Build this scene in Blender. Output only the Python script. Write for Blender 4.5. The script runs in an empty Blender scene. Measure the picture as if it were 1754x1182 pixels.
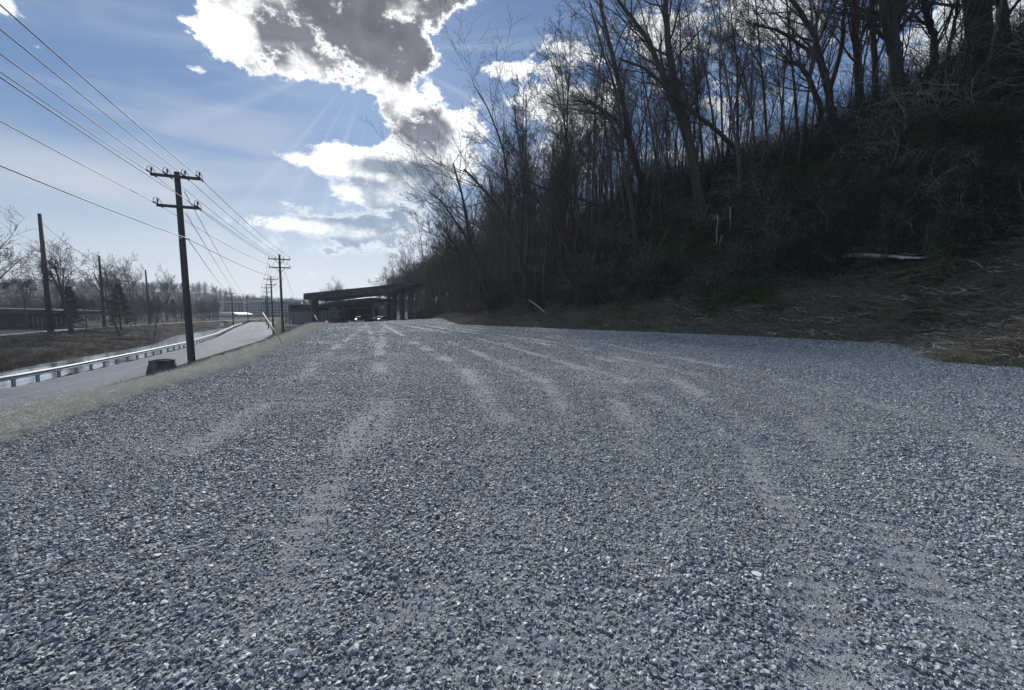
import bpy, bmesh, math, random
import numpy as np
from mathutils import Vector, Matrix, Euler
from mathutils.kdtree import KDTree

scene = bpy.context.scene
C = scene.collection
rnd = random.Random(7)
rs = np.random.RandomState(11)

# ------------------------------------------------------------------ camera
FPX, CX, CY = 700.0, 877.0, 591.0            # focal length and centre in photo pixels
PITCH = math.atan(59.0 / FPX)
CAM_H = 1.6
cam_d = bpy.data.cameras.new('camera')
cam_d.sensor_width = 36.0
cam_d.lens = FPX / 1754.0 * 36.0
cam_d.clip_start = 0.05
cam_d.clip_end = 6000.0
cam = bpy.data.objects.new('camera', cam_d)
C.objects.link(cam)
cam.location = (0, 0, CAM_H)
cam.rotation_euler = (math.radians(90) - PITCH, 0, 0)
scene.camera = cam

def ray(u, v):
    a = (u - CX) / FPX
    b = (CY - v) / FPX
    return a, math.cos(PITCH) + b * math.sin(PITCH), -math.sin(PITCH) + b * math.cos(PITCH)
def on_z(u, v, z):
    a, b, c = ray(u, v)
    t = (z - CAM_H) / c
    return (a * t, b * t)
def at(u, v, y):
    a, b, c = ray(u, v)
    t = y / b
    return Vector((a * t, y, CAM_H + c * t))
def azel(u, v):
    a, b, c = ray(u, v)
    return math.degrees(math.atan2(a, b)), math.degrees(math.atan2(c, math.hypot(a, b)))

# ------------------------------------------------------------------ sky, sun, exposure
SUN_AZ, SUN_EL = azel(640, 70)
world = bpy.data.worlds.new('World')
scene.world = world
world.use_nodes = True
wt = world.node_tree
wt.nodes.clear()

class G:
    """small helper for math in node trees"""
    def __init__(s, tree): s.t = tree
    def n(s, typ, **kw):
        nd = s.t.nodes.new(typ)
        for k, v in kw.items(): setattr(nd, k, v)
        return nd
    def link(s, a, b): s.t.links.new(a, b)
    def put(s, sock, v):
        if isinstance(v, (int, float)): sock.default_value = v
        elif isinstance(v, (tuple, list)): sock.default_value = v
        else: s.t.links.new(v, sock)
    def m(s, op, *a, clamp=False):
        nd = s.n('ShaderNodeMath', operation=op, use_clamp=clamp)
        for i, v in enumerate(a): s.put(nd.inputs[i], v)
        return nd.outputs[0]
    def sstep(s, x, lo, hi, a=0.0, b=1.0):
        nd = s.n('ShaderNodeMapRange', interpolation_type='SMOOTHSTEP')
        for i, v in enumerate((x, lo, hi, a, b)): s.put(nd.inputs[i], v)
        return nd.outputs[0]
    def noise(s, vec, scale, detail=4.0, rough=0.5, dist=0.0, lac=2.0):
        nd = s.n('ShaderNodeTexNoise')
        nd.inputs['Scale'].default_value = scale
        nd.inputs['Detail'].default_value = detail
        nd.inputs['Roughness'].default_value = rough
        nd.inputs['Lacunarity'].default_value = lac
        nd.inputs['Distortion'].default_value = dist
        if vec is not None: s.link(vec, nd.inputs['Vector'])
        return nd.outputs['Fac']
    def mix(s, f, a, b):
        nd = s.n('ShaderNodeMix', data_type='RGBA')
        s.put(nd.inputs[0], f)
        for k, v in ((6, a), (7, b)):
            if isinstance(v, (tuple, list)) and len(v) == 3: v = (*v, 1.0)
            s.put(nd.inputs[k], v)
        return nd.outputs[2]
    def ramp(s, f, stops):
        nd = s.n('ShaderNodeValToRGB')
        cr = nd.color_ramp
        while len(cr.elements) < len(stops): cr.elements.new(0.5)
        for e, (p, c) in zip(cr.elements, stops):
            e.position = p
            e.color = (*c, 1.0) if len(c) == 3 else c
        s.link(f, nd.inputs[0])
        return nd.outputs[0]

def build_sky():
    g = G(wt)
    tc = g.n('ShaderNodeTexCoord')
    vec = tc.outputs['Generated']
    sp = g.n('ShaderNodeSeparateXYZ'); g.link(vec, sp.inputs[0])
    x, y, z = sp.outputs
    az = g.m('MULTIPLY', g.m('ARCTAN2', x, y), 57.29578)
    el = g.m('MULTIPLY', g.m('ARCSINE', z), 57.29578)
    sky = g.n('ShaderNodeTexSky', sky_type='NISHITA', sun_disc=False)
    sky.sun_elevation = math.radians(SUN_EL)
    sky.sun_rotation = math.radians(SUN_AZ)
    sky.air_density = 1.0; sky.dust_density = 0.6; sky.ozone_density = 3.0
    # warp of the direction for ragged outlines
    def stretched(sx, sy, sz, ox=0.0):
        mp = g.n('ShaderNodeMapping'); g.link(vec, mp.inputs[0])
        mp.inputs['Scale'].default_value = (sx, sy, sz); mp.inputs['Location'].default_value = (ox, 0, 0)
        return mp.outputs[0]
    n_big = g.noise(stretched(1, 1, 1.9), 7.0, 7.0, 0.62, 0.25)
    n_fine = g.noise(stretched(1, 1, 1.3, 3.1), 20.0, 7.0, 0.72, 0.3)
    n_core = g.noise(stretched(1, 1, 1.4, 7.7), 9.0, 6.0, 0.55, 0.2)
    n_wide = g.noise(stretched(1, 1, 2.6, 5.2), 3.2, 5.0, 0.5, 0.0)
    def blobs(lst):
        acc = None
        for (u, v, su, sv, w) in lst:
            a, e = azel(u, v)
            a2, e2 = azel(u + su, v)
            sa = max(1.0, abs(a2 - a)); a3, e3 = azel(u, v + sv); se = max(0.6, abs(e3 - e))
            p = g.m('MULTIPLY_ADD', az, 1 / sa, -a / sa)
            q = g.m('MULTIPLY_ADD', el, 1 / se, -e / se)
            r = g.m('MULTIPLY_ADD', q, q, g.m('MULTIPLY', p, p))
            ex = g.m('EXPONENT', g.m('MULTIPLY', r, -1.0))
            acc = g.m('MULTIPLY_ADD', ex, w, acc if acc is not None else 0.0)
        return acc
    dens = blobs([
        (400, 60, 62, 62, 1.0), (470, 25, 110, 60, 1.0), (480, 100, 70, 45, 0.8), (600, 50, 130, 85, 1.2), (690, 92, 55, 55, 1.0), (760, 0, 75, 45, 0.9), (500, -70, 190, 70, 1.1), (720, -90, 160, 70, 1.0),
        (662, 152, 30, 30, 0.6), (688, 205, 40, 46, 0.85), (748, 218, 55, 42, 0.95), (855, 118, 55, 20, 0.95), (960, 190, 100, 50, 0.6),
        (560, 285, 80, 18, 0.85), (650, 270, 90, 26, 0.9), (740, 290, 80, 60, 1.0), (620, 335, 70, 14, 0.7), (690, 350, 70, 50, 0.8),
        (500, 350, 60, 16, 0.6), (520, 385, 120, 18, 0.8), (650, 400, 110, 26, 0.9), (600, 432, 150, 14, 0.6), (640, 470, 200, 14, 0.55),
        (315, 38, 30, 20, 0.52), (330, 117, 40, 12, 0.48), (572, 233, 26, 12, 0.5), (478, 268, 34, 12, 0.55), (60, 78, 20, 12, 0.4), (2, 8, 22, 18, 0.6),
        (860, 45, 80, 45, -1.1), (575, 210, 90, 28, -1.2), (780, 135, 50, 22, -0.45), (300, 190, 140, 90, -0.9), (790, 95, 30, 26, -0.5),
    ])
    # scattered cumulus everywhere else on the sky
    wide = g.sstep(n_wide, 0.42, 0.66, 0.0, 0.62)
    right = g.sstep(az, -4.0, 10.0, 0.0, 1.0)
    behind = g.sstep(g.m('ABSOLUTE', az), 62.0, 90.0, 0.0, 1.0)
    wide = g.m('MULTIPLY', wide, g.m('MAXIMUM', right, behind))
    wide = g.m('ADD', wide, g.m('MULTIPLY', right, g.sstep(el, 60.0, 45.0, 0.0, 0.22)))
    dens = g.m('SMOOTH_MIN', dens, 1.0, 0.3)
    d = g.m('ADD', dens, wide)
    d = g.m('ADD', d, g.m('MULTIPLY_ADD', n_big, 2.3, -1.15))
    d = g.m('ADD', d, g.m('MULTIPLY_ADD', n_fine, 1.9, -0.95))
    alpha = g.sstep(d, 0.42, g.sstep(el, 14.0, 26.0, 0.86, 0.68))
    core = blobs([
        (580, 38, 140, 84, 1.3), (700, 95, 50, 46, 1.1), (470, 75, 26, 40, 0.8), (770, -10, 60, 38, 1.1), (480, -110, 120, 60, 1.0), (610, -80, 160, 60, 1.2),
        (722, 222, 58, 44, 1.3), (735, 345, 100, 56, 1.35), (690, 385, 110, 22, 1.0), (680, 288, 90, 12, 0.85), (590, 418, 190, 14, 1.0), (560, 450, 260, 14, 0.9), (560, 305, 90, 7, 0.75), (520, 372, 110, 10, 0.75),
        (960, 190, 90, 50, 0.35),
    ])
    thick = g.m('ADD', core, g.m('MULTIPLY', right, g.sstep(d, 0.75, 1.35, 0.0, 0.85)))
    thick = g.m('ADD', thick, g.m('MULTIPLY', behind, g.sstep(d, 0.6, 1.3, 0.0, 0.8)))
    thick = g.m('ADD', thick, g.m('MULTIPLY_ADD', n_core, 2.6, -1.3))
    thick = g.m('ADD', thick, g.m('MULTIPLY_ADD', n_fine, 0.8, -0.4))
    thick = g.m('MINIMUM', thick, g.m('MULTIPLY_ADD', d, 2.2, -1.05))
    grey = g.sstep(thick, 0.16, 0.98)
    # nearness to the sun: rims glow whiter there
    ga = g.m('MULTIPLY_ADD', az, 1 / 38.0, -SUN_AZ / 38.0); ge = g.m('MULTIPLY_ADD', el, 1 / 30.0, -SUN_EL / 30.0)
    near = g.m('EXPONENT', g.m('MULTIPLY', g.m('MULTIPLY_ADD', ge, ge, g.m('MULTIPLY', ga, ga)), -1.0))
    K = 1.0 / 0.1
    white = g.mix(near, (0.58 * K, 0.62 * K, 0.68 * K), (1.15 * K, 1.15 * K, 1.14 * K))
    shade_n = g.sstep(n_core, 0.3, 0.7, 0.0, 1.0)
    high = g.sstep(el, 12.0, 26.0)
    g_hi = g.mix(shade_n, (0.082 * K, 0.086 * K, 0.105 * K), (0.165 * K, 0.17 * K, 0.195 * K))
    g_lo = g.mix(shade_n, (0.19 * K, 0.26 * K, 0.36 * K), (0.33 * K, 0.40 * K, 0.49 * K))
    gcol = g.mix(high, g_lo, g_hi)
    white = g.mix(g.sstep(n_fine, 0.42, 0.70, 0.0, 0.55), white, g.mix(high, (0.42 * K, 0.49 * K, 0.58 * K), (0.50 * K, 0.52 * K, 0.56 * K)))
    cloud = g.mix(grey, white, gcol)
    # clear sky: the physical sky, pulled towards the deep winter blue
    tint = g.n('ShaderNodeMix', data_type='RGBA', blend_type='MULTIPLY')
    tint.inputs[0].default_value = 1.0
    g.link(sky.outputs[0], tint.inputs[6]); tint.inputs[7].default_value = SKY_TINT
    deep = g.ramp(g.m('MULTIPLY', el, 1 / 90.0, clamp=True), [(0.0, (0.36 , 0.44, 0.52)), (0.10, (0.26, 0.38, 0.52)), (0.22, (0.135, 0.245, 0.44)), (0.40, (0.085, 0.165, 0.34)), (1.0, (0.05, 0.10, 0.24))])
    dk = g.n('ShaderNodeVectorMath', operation='SCALE'); g.link(deep, dk.inputs[0]); dk.inputs['Scale'].default_value = K * 0.86
    clear = g.mix(0.72, tint.outputs[2], dk.outputs[0])
    # thin veil, mostly low
    low = g.sstep(el, 22.0, 0.0)
    veil = g.m('MULTIPLY', g.sstep(g.noise(stretched(1, 1, 4.5, 1.3), 3.0, 7.0, 0.55, 0.4), 0.40, 0.72), g.sstep(el, 34.0, 16.0, 0.06, 0.50))
    veil = g.m('ADD', veil, blobs([(60, 270, 210, 36, 0.55), (260, 330, 150, 30, 0.42)]), clamp=True)
    clear = g.mix(veil, clear, (0.46 * K, 0.49 * K, 0.56 * K))
    clear = g.mix(g.m('MULTIPLY', g.m('POWER', low, 2.2), 0.85), clear, g.mix(g.m('EXPONENT', g.m('MULTIPLY', g.m('POWER', g.m('ABSOLUTE', g.m('MULTIPLY_ADD', az, 1 / 34.0, 24 / 34.0)), 2.0), -1.0)), (0.42 * K, 0.47 * K, 0.53 * K), (0.66 * K, 0.68 * K, 0.70 * K)))
    # faint crepuscular beams fanning out below the hidden sun
    th = g.m('ARCTAN2', g.m('MULTIPLY_ADD', az, 1.0, -SUN_AZ), g.m('MULTIPLY_ADD', el, -1.0, SUN_EL))
    cx_ = g.n('ShaderNodeCombineXYZ'); g.link(th, cx_.inputs[0])
    beam = g.sstep(g.noise(cx_.outputs[0], 7.0, 3.0, 0.5), 0.48, 0.68)
    rad_ = g.m('SQRT', g.m('ADD', g.m('POWER', g.m('SUBTRACT', az, SUN_AZ), 2.0), g.m('POWER', g.m('SUBTRACT', el, SUN_EL), 2.0)))
    bf = g.m('MULTIPLY', beam, g.m('MULTIPLY', g.sstep(rad_, 42.0, 14.0, 0.0, 0.17), g.sstep(rad_, 5.0, 11.0)))
    final = g.mix(alpha, clear, cloud)
    final = g.mix(bf, final, (0.62 * K, 0.68 * K, 0.76 * K))
    # below the horizon: nothing but the far land's tone
    final = g.mix(g.sstep(el, -0.5, -4.0), final, (0.10 * K, 0.11 * K, 0.12 * K))
    bg = g.n('ShaderNodeBackground'); bg.inputs['Strength'].default_value = 0.1
    g.link(final, bg.inputs[0])
    out = g.n('ShaderNodeOutputWorld'); g.link(bg.outputs[0], out.inputs[0])

SKY_TINT = (0.42, 0.52, 0.66, 1.0)
build_sky()
world.cycles.sampling_method = 'MANUAL'
world.cycles.sample_map_resolution = 1024

sun_d = bpy.data.lights.new('sun', 'SUN')
sun_d.energy = 3.4
sun_d.angle = math.radians(7.0)
sun_d.color = (1.0, 0.97, 0.93)
sun = bpy.data.objects.new('sun', sun_d)
C.objects.link(sun)
sa, se = math.radians(SUN_AZ), math.radians(SUN_EL)
sdir = Vector((math.sin(sa) * math.cos(se), math.cos(sa) * math.cos(se), math.sin(se)))
sun.rotation_euler = sdir.to_track_quat('Z', 'Y').to_euler()
sun.location = (0, 0, 60)

scene.view_settings.view_transform = 'Standard'
scene.view_settings.look = 'None'
scene.view_settings.exposure = 0.38
scene.view_settings.gamma = 1.0
scene.view_settings.use_curve_mapping = False
scene.render.engine = 'CYCLES'
scene.cycles.use_adaptive_sampling = True
scene.cycles.adaptive_threshold = 0.025
scene.cycles.max_bounces = 4
scene.cycles.diffuse_bounces = 2
scene.cycles.glossy_bounces = 2
scene.cycles.transmission_bounces = 2
scene.cycles.volume_bounces = 0
scene.cycles.use_denoising = True
scene.cycles.denoiser = 'OPENIMAGEDENOISE'

# ------------------------------------------------------------------ helpers
def material(name, rough=0.9, spec=0.25):
    m = bpy.data.materials.new(name)
    m.use_nodes = True
    t = m.node_tree
    t.nodes.clear()
    g = G(t)
    b = g.n('ShaderNodeBsdfPrincipled')
    b.inputs['Roughness'].default_value = rough
    b.inputs['Specular IOR Level'].default_value = spec
    o = g.n('ShaderNodeOutputMaterial')
    g.link(b.outputs[0], o.inputs[0])
    return m, g, b
def bump(g, b, h, strength=0.5, dist=0.02, normal=None):
    nd = g.n('ShaderNodeBump')
    nd.inputs['Strength'].default_value = strength
    nd.inputs['Distance'].default_value = dist
    g.link(h, nd.inputs['Height'])
    if normal is not None: g.link(normal, nd.inputs['Normal'])
    g.link(nd.outputs[0], b.inputs['Normal'])
    return nd.outputs[0]
def simple_mat(name, c1, c2, scale=3.0, rough=0.85, spec=0.2, bstr=0.3, bdist=0.01, detail=5.0, metal=0.0, stretch=None, lo=0.3, hi=0.7):
    m, g, b = material(name, rough, spec)
    tc = g.n('ShaderNodeTexCoord')
    vec = tc.outputs['Object']
    if stretch:
        mp = g.n('ShaderNodeMapping'); g.link(vec, mp.inputs[0]); mp.inputs['Scale'].default_value = stretch; vec = mp.outputs[0]
    nz = g.noise(vec, scale, detail, 0.6)
    f = g.sstep(nz, lo, hi)
    g.link(g.mix(f, c1, c2), b.inputs['Base Color'])
    b.inputs['Metallic'].default_value = metal
    if bstr: bump(g, b, nz, bstr, bdist)
    return m

def mesh_obj(name, v, f, mat=None, parent=None, smooth=False, loc=None):
    me = bpy.data.meshes.new(name)
    me.from_pydata([tuple(p) for p in v] if not isinstance(v, list) else v, [], f)
    if smooth: me.shade_smooth()
    if mat: me.materials.append(mat)
    o = bpy.data.objects.new(name, me)
    C.objects.link(o)
    if parent: o.parent = parent
    if loc is not None: o.location = loc
    return o
def fast_mesh(name, V, F, mat=None, parent=None, smooth=False):
    """V (n,3) float array, F (m,4) or (m,3) int array"""
    V = np.asarray(V, dtype=np.float32); F = np.asarray(F, dtype=np.int32)
    me = bpy.data.meshes.new(name)
    k = F.shape[1]
    me.vertices.add(len(V)); me.vertices.foreach_set('co', V.ravel())
    me.loops.add(F.size); me.loops.foreach_set('vertex_index', F.ravel())
    me.polygons.add(len(F))
    me.polygons.foreach_set('loop_start', np.arange(0, F.size, k, dtype=np.int32))
    me.polygons.foreach_set('loop_total', np.full(len(F), k, dtype=np.int32))
    me.update(calc_edges=True)
    me.validate()
    if smooth: me.shade_smooth()
    if mat: me.materials.append(mat)
    o = bpy.data.objects.new(name, me)
    C.objects.link(o)
    if parent: o.parent = parent
    return o
def tag(o, label=None, cat=None, group=None, kind=None):
    if label: o['label'] = label
    if cat: o['category'] = cat
    if group: o['group'] = group
    if kind: o['kind'] = kind
    return o
def empty(name, loc=(0, 0, 0), rz=0.0, **kw):
    o = bpy.data.objects.new(name, None)
    C.objects.link(o)
    o.location = loc; o.rotation_euler = (0, 0, rz)
    o.empty_display_size = 0.2
    return tag(o, **kw)
def copy_thing(o, parent=None):
    c = o.copy(); C.objects.link(c)
    if parent: c.parent = parent
    for ch in o.children:
        copy_thing(ch, c)
    return c

class MB:
    """collects boxes, tubes and prisms into one mesh"""
    def __init__(s): s.v = []; s.f = []
    def add(s, v, f):
        n = len(s.v); s.v += [tuple(p) for p in v]; s.f += [tuple(i + n for i in q) for q in f]
        return s
    def box(s, c, d, rz=0.0, rx=0.0, ry=0.0, taper=1.0):
        hx, hy, hz = d[0] / 2, d[1] / 2, d[2] / 2
        R = Euler((rx, ry, rz)).to_matrix()
        vs = []
        for z in (-1, 1):
            k = taper if z > 0 else 1.0
            for x, y in ((-1, -1), (1, -1), (1, 1), (-1, 1)):
                vs.append(R @ Vector((x * hx * k, y * hy * k, z * hz)) + Vector(c))
        return s.add(vs, [(3, 2, 1, 0), (4, 5, 6, 7), (0, 1, 5, 4), (1, 2, 6, 5), (2, 3, 7, 6), (3, 0, 4, 7)])
    def quad(s, pts): return s.add(pts, [tuple(range(len(pts)))])
    def prism(s, pts, off):
        """polygon pts extruded by vector off"""
        n = len(pts); off = Vector(off)
        vs = [Vector(p) for p in pts] + [Vector(p) + off for p in pts]
        return s.add(vs, [tuple(range(n))[::-1], tuple(range(n, 2 * n))] + [(i, (i + 1) % n, n + (i + 1) % n, n + i) for i in range(n)])
    def tube(s, pts, rad, n=6, caps=True):
        V, F = tube_np(pts, rad, n)
        s.add(V.tolist(), F.tolist())
        if caps:
            m = len(s.v); k = len(pts)
            s.f.append(tuple(m - n * k + i for i in range(n))[::-1]); s.f.append(tuple(m - n + i for i in range(n)))
        return s
    def build(s, name, mat=None, parent=None, smooth=False, loc=None):
        o = mesh_obj(name, s.v, s.f, mat, parent, smooth, loc)
        return o
    def bevel(s, o, w, seg=2):
        md = o.modifiers.new('bevel', 'BEVEL'); md.width = w; md.segments = seg; md.limit_method = 'ANGLE'
        return o

def tube_np(pts, rad, n=6):
    P = np.asarray([tuple(p) for p in pts], dtype=float)
    k = len(P)
    r = np.asarray(rad, dtype=float) if hasattr(rad, '__len__') else np.full(k, float(rad))
    T = np.empty_like(P)
    T[1:-1] = P[2:] - P[:-2]; T[0] = P[1] - P[0]; T[-1] = P[-1] - P[-2]
    T /= (np.linalg.norm(T, axis=1, keepdims=True) + 1e-9)
    ref = np.array([0, 0, 1.0]) if abs(T[0, 2]) < 0.8 else np.array([1.0, 0, 0])
    U = np.cross(T, ref); U /= (np.linalg.norm(U, axis=1, keepdims=True) + 1e-9)
    W = np.cross(T, U)
    a = np.arange(n) * 2 * math.pi / n
    V = P[:, None, :] + r[:, None, None] * (np.cos(a)[None, :, None] * U[:, None, :] + np.sin(a)[None, :, None] * W[:, None, :])
    V = V.reshape(-1, 3)
    i = np.arange(k - 1)[:, None] * n; j = np.arange(n)[None, :]; j2 = (j + 1) % n
    F = np.stack([i + j, i + j2, i + n + j2, i + n + j], axis=-1).reshape(-1, 4)
    return V, F

class TB:
    """fast collector of tubes (numpy)"""
    def __init__(s): s.V = []; s.F = []; s.n = 0
    def tube(s, pts, rad, n):
        V, F = tube_np(pts, rad, n)
        s.V.append(V); s.F.append(F + s.n); s.n += len(V)
    def build(s, name, mat, parent=None, smooth=True):
        if not s.V: return None
        return fast_mesh(name, np.concatenate(s.V), np.concatenate(s.F), mat, parent, smooth)

# numpy value noise
_perm = np.random.RandomState(3).rand(4096)
def vnoise(x, y, seed=0):
    xi = np.floor(x).astype(np.int64); yi = np.floor(y).astype(np.int64)
    fx = x - xi; fy = y - yi
    fx = fx * fx * (3 - 2 * fx); fy = fy * fy * (3 - 2 * fy)
    def h(a, b): return _perm[((a * 73856093) ^ (b * 19349663) ^ (seed * 83492791)) & 4095]
    return (h(xi, yi) * (1 - fx) + h(xi + 1, yi) * fx) * (1 - fy) + (h(xi, yi + 1) * (1 - fx) + h(xi + 1, yi + 1) * fx) * fy - 0.5
def fbm(x, y, oct=4, seed=0):
    s = 0; a = 1.0
    for i in range(oct):
        s = s + a * vnoise(x * 2 ** i, y * 2 ** i, seed + i); a *= 0.5
    return s
def sm(x, a, b):
    t = np.clip((x - a) / (b - a), 0, 1)
    return t * t * (3 - 2 * t)

# ------------------------------------------------------------------ lines of the land, right to left
def pl(*pts): return np.array(pts, dtype=float)
ROAD_Z, WATER_Z, PATH_Z = -3.1, -5.0, -2.9
EDGE_R = pl((17.0, -30), (16.0, -8), (15.0, 5), on_z(1754, 630, 0), on_z(1640, 622, 0), on_z(1600, 602, 0), on_z(1560, 590, 0), on_z(1300, 576.5, 0), on_z(1000, 564, 0), on_z(800, 556.5, 0),
            on_z(765, 546, 0), (-29, 115), (-52, 170), (-90, 260), (-200, 600))
EDGE_L = pl((-2.0, -30), (-4.4, -8), (-5.4, 0), on_z(0, 753, 0), on_z(200, 685, 0), on_z(400, 628, 0), on_z(486, 591, 0), on_z(529, 569, 0), on_z(549, 556, 0), (-31, 75), (-47, 115), (-75, 170), (-118, 245), (-330, 560))
def offset(pl_, d):
    T = np.gradient(pl_, axis=0); T /= np.linalg.norm(T, axis=1, keepdims=True)
    return pl_ + np.stack([-T[:, 1], T[:, 0]], 1) * d     # to the left of travel
EDGE_L2 = offset(EDGE_L, 1.1)
ROAD_R = pl((-9.5, -30), (-14, -8), (-17.5, 4), on_z(0, 713, ROAD_Z), (-27.6, 32), on_z(448, 583, ROAD_Z), (-48, 82), on_z(461, 556, ROAD_Z), (-104, 185), (-135, 235), (-345, 545))
ROAD_L = pl((-20, -30), (-24, -8), (-26.5, 5), on_z(20, 664, ROAD_Z), on_z(117, 643.7, ROAD_Z), on_z(237, 616, ROAD_Z), on_z(315, 597, ROAD_Z), (-52, 72), on_z(400, 563, ROAD_Z), on_z(414, 557.4, ROAD_Z), (-120, 190), (-150, 232), (-365, 535))
CREEK_R = offset(ROAD_L, 2.7)
CREEK_L = pl((-45, -30), (-50, 10), on_z(0, 637, WATER_Z), on_z(114, 616, WATER_Z), on_z(194, 602.6, WATER_Z), on_z(262, 591, WATER_Z), on_z(300, 575, WATER_Z), on_z(400, 560, WATER_Z), (-165, 225), (-400, 540))
PATH_R = pl((-70, -30), (-78, 30), on_z(0, 575.5, PATH_Z), on_z(79, 569.5, PATH_Z), on_z(154, 562.5, PATH_Z), on_z(281, 555, PATH_Z), on_z(326, 552.5, PATH_Z), on_z(482, 545.2, PATH_Z), (-430, 520))
PATH_L = offset(PATH_R, 3.4)

def sdist(P, L):
    """signed distance of points P (n,2) to polyline L: positive on its right side (seen along travel), chunked"""
    out = np.full(len(P), 1e9); sg = np.ones(len(P))
    for i in range(len(L) - 1):
        a = L[i]; b = L[i + 1]; ab = b - a; l2 = (ab ** 2).sum()
        ap = P - a
        t = np.clip((ap @ ab) / l2, 0, 1)
        q = ap - t[:, None] * ab
        d = np.hypot(q[:, 0], q[:, 1])
        cr = ab[0] * ap[:, 1] - ab[1] * ap[:, 0]
        w = d < out - 1e-6
        out[w] = d[w]; sg[w] = np.where(cr[w] < 0, 1.0, -1.0)
    return out * sg
CHAIN = [EDGE_R, EDGE_L, EDGE_L2, ROAD_R, ROAD_L, CREEK_R, CREEK_L, PATH_R, PATH_L]

HP_S = [0, 2, 5, 8, 14, 21, 30, 40, 60, 200]
HP_Z = [0, 0.8, 3.0, 5.8, 12, 19, 24.5, 27, 29, 30]
def hill_height(s, x, y):
    z = np.interp(s, HP_S, HP_Z)
    f = np.interp(y, [-30, 30, 45, 60, 90, 130, 300], [1.0, 1.0, 0.90, 0.72, 0.6, 0.5, 0.35])
    n = fbm(x / 6.0, y / 6.0, 4, 5)
    return z * f + n * np.minimum(s, 8) * 0.22 + 0.16 * fbm(x / 1.1, y / 1.1, 3, 15) * np.minimum(s, 1.5)
def lot_height(x, y):
    start = np.clip(48 + (x + 22) * 4.5, 47, 82)
    return -1.1 * sm(y, start, start + 38) + 0.05 * fbm(x / 4.0, y / 4.0, 2, 9)
def ground_z(x, y, lower=True):
    x = np.atleast_1d(np.asarray(x, float)).ravel(); y = np.atleast_1d(np.asarray(y, float)).ravel()
    P = np.stack([x, y], 1)
    D = [sdist(P, L) for L in CHAIN]
    far = sm(y, 150, 260) * 0
    zl = lot_height(x, y)
    z = np.zeros(len(x))
    right = D[0] > 0
    z[right] = (zl + hill_height(np.maximum(D[0], 0), x, y))[right]
    lot = (~right) & (D[1] > 0)
    z[lot] = zl[lot] - (0.12 * sm(np.minimum(-D[0], D[1]), 0.15, 0.6))[lot] * lower
    zvals = [None, zl, zl - 0.05, ROAD_Z, ROAD_Z, -5.7, -5.5, PATH_Z, PATH_Z]
    assigned = right | lot
    for i in range(1, 8):
        mk = (~assigned) & (D[i + 1] > 0)
        a = np.abs(D[i]); b = np.abs(D[i + 1]); t = a / (a + b + 1e-6)
        za = zvals[i] if hasattr(zvals[i], '__len__') else np.full(len(x), zvals[i])
        zb = zvals[i + 1] if hasattr(zvals[i + 1], '__len__') else np.full(len(x), zvals[i + 1])
        tt = t
        nz = 0.0
        if i == 2: tt = np.clip(a / 6.8, 0, 1); nz = 0.15 * fbm(x / 1.5, y / 1.5, 3, 2) * np.sin(math.pi * np.clip(t, 0, 1))
        if i == 3: nz = -0.14 * sm(np.minimum(a, b), 0.1, 0.5) * lower
        if i == 4: nz = 0.35 * fbm(x / 1.3, y / 1.3, 3, 4) * np.sin(math.pi * np.clip(t, 0, 1)) - 0.02; tt = sm(t, 0.12, 0.85)
        if i == 5: tt = t; nz = -0.4 * np.sin(math.pi * t)
        if i == 6: tt = t ** 0.55; nz = 0.9 * fbm(x / 5.0, y / 5.0, 5, 6) * np.sin(math.pi * np.clip(t, 0, 1))
        if i == 7: nz = -0.08 * sm(np.minimum(a, b), 0.1, 0.5) * lower
        val = za * (1 - tt) + zb * tt + nz
        z[mk] = val[mk]
        assigned |= mk
    rest = ~assigned
    s = -D[8]
    zz = PATH_Z + 0.15 * fbm(x / 8.0, y / 8.0, 3, 8) + np.zeros(len(x))
    z[rest] = zz[rest]
    # beyond the valley everything settles on one level
    t = sm(y, 170, 240)
    z = np.where(right, z, z * (1 - t) + (-3.6) * t)
    return z
def gz(x, y): return float(ground_z([x], [y])[0])

def axis(a):  # (start, stop, step) pieces
    out = []
    for s, e, st in a: out += list(np.arange(s, e, st))
    return np.array(out + [a[-1][1]])

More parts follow.
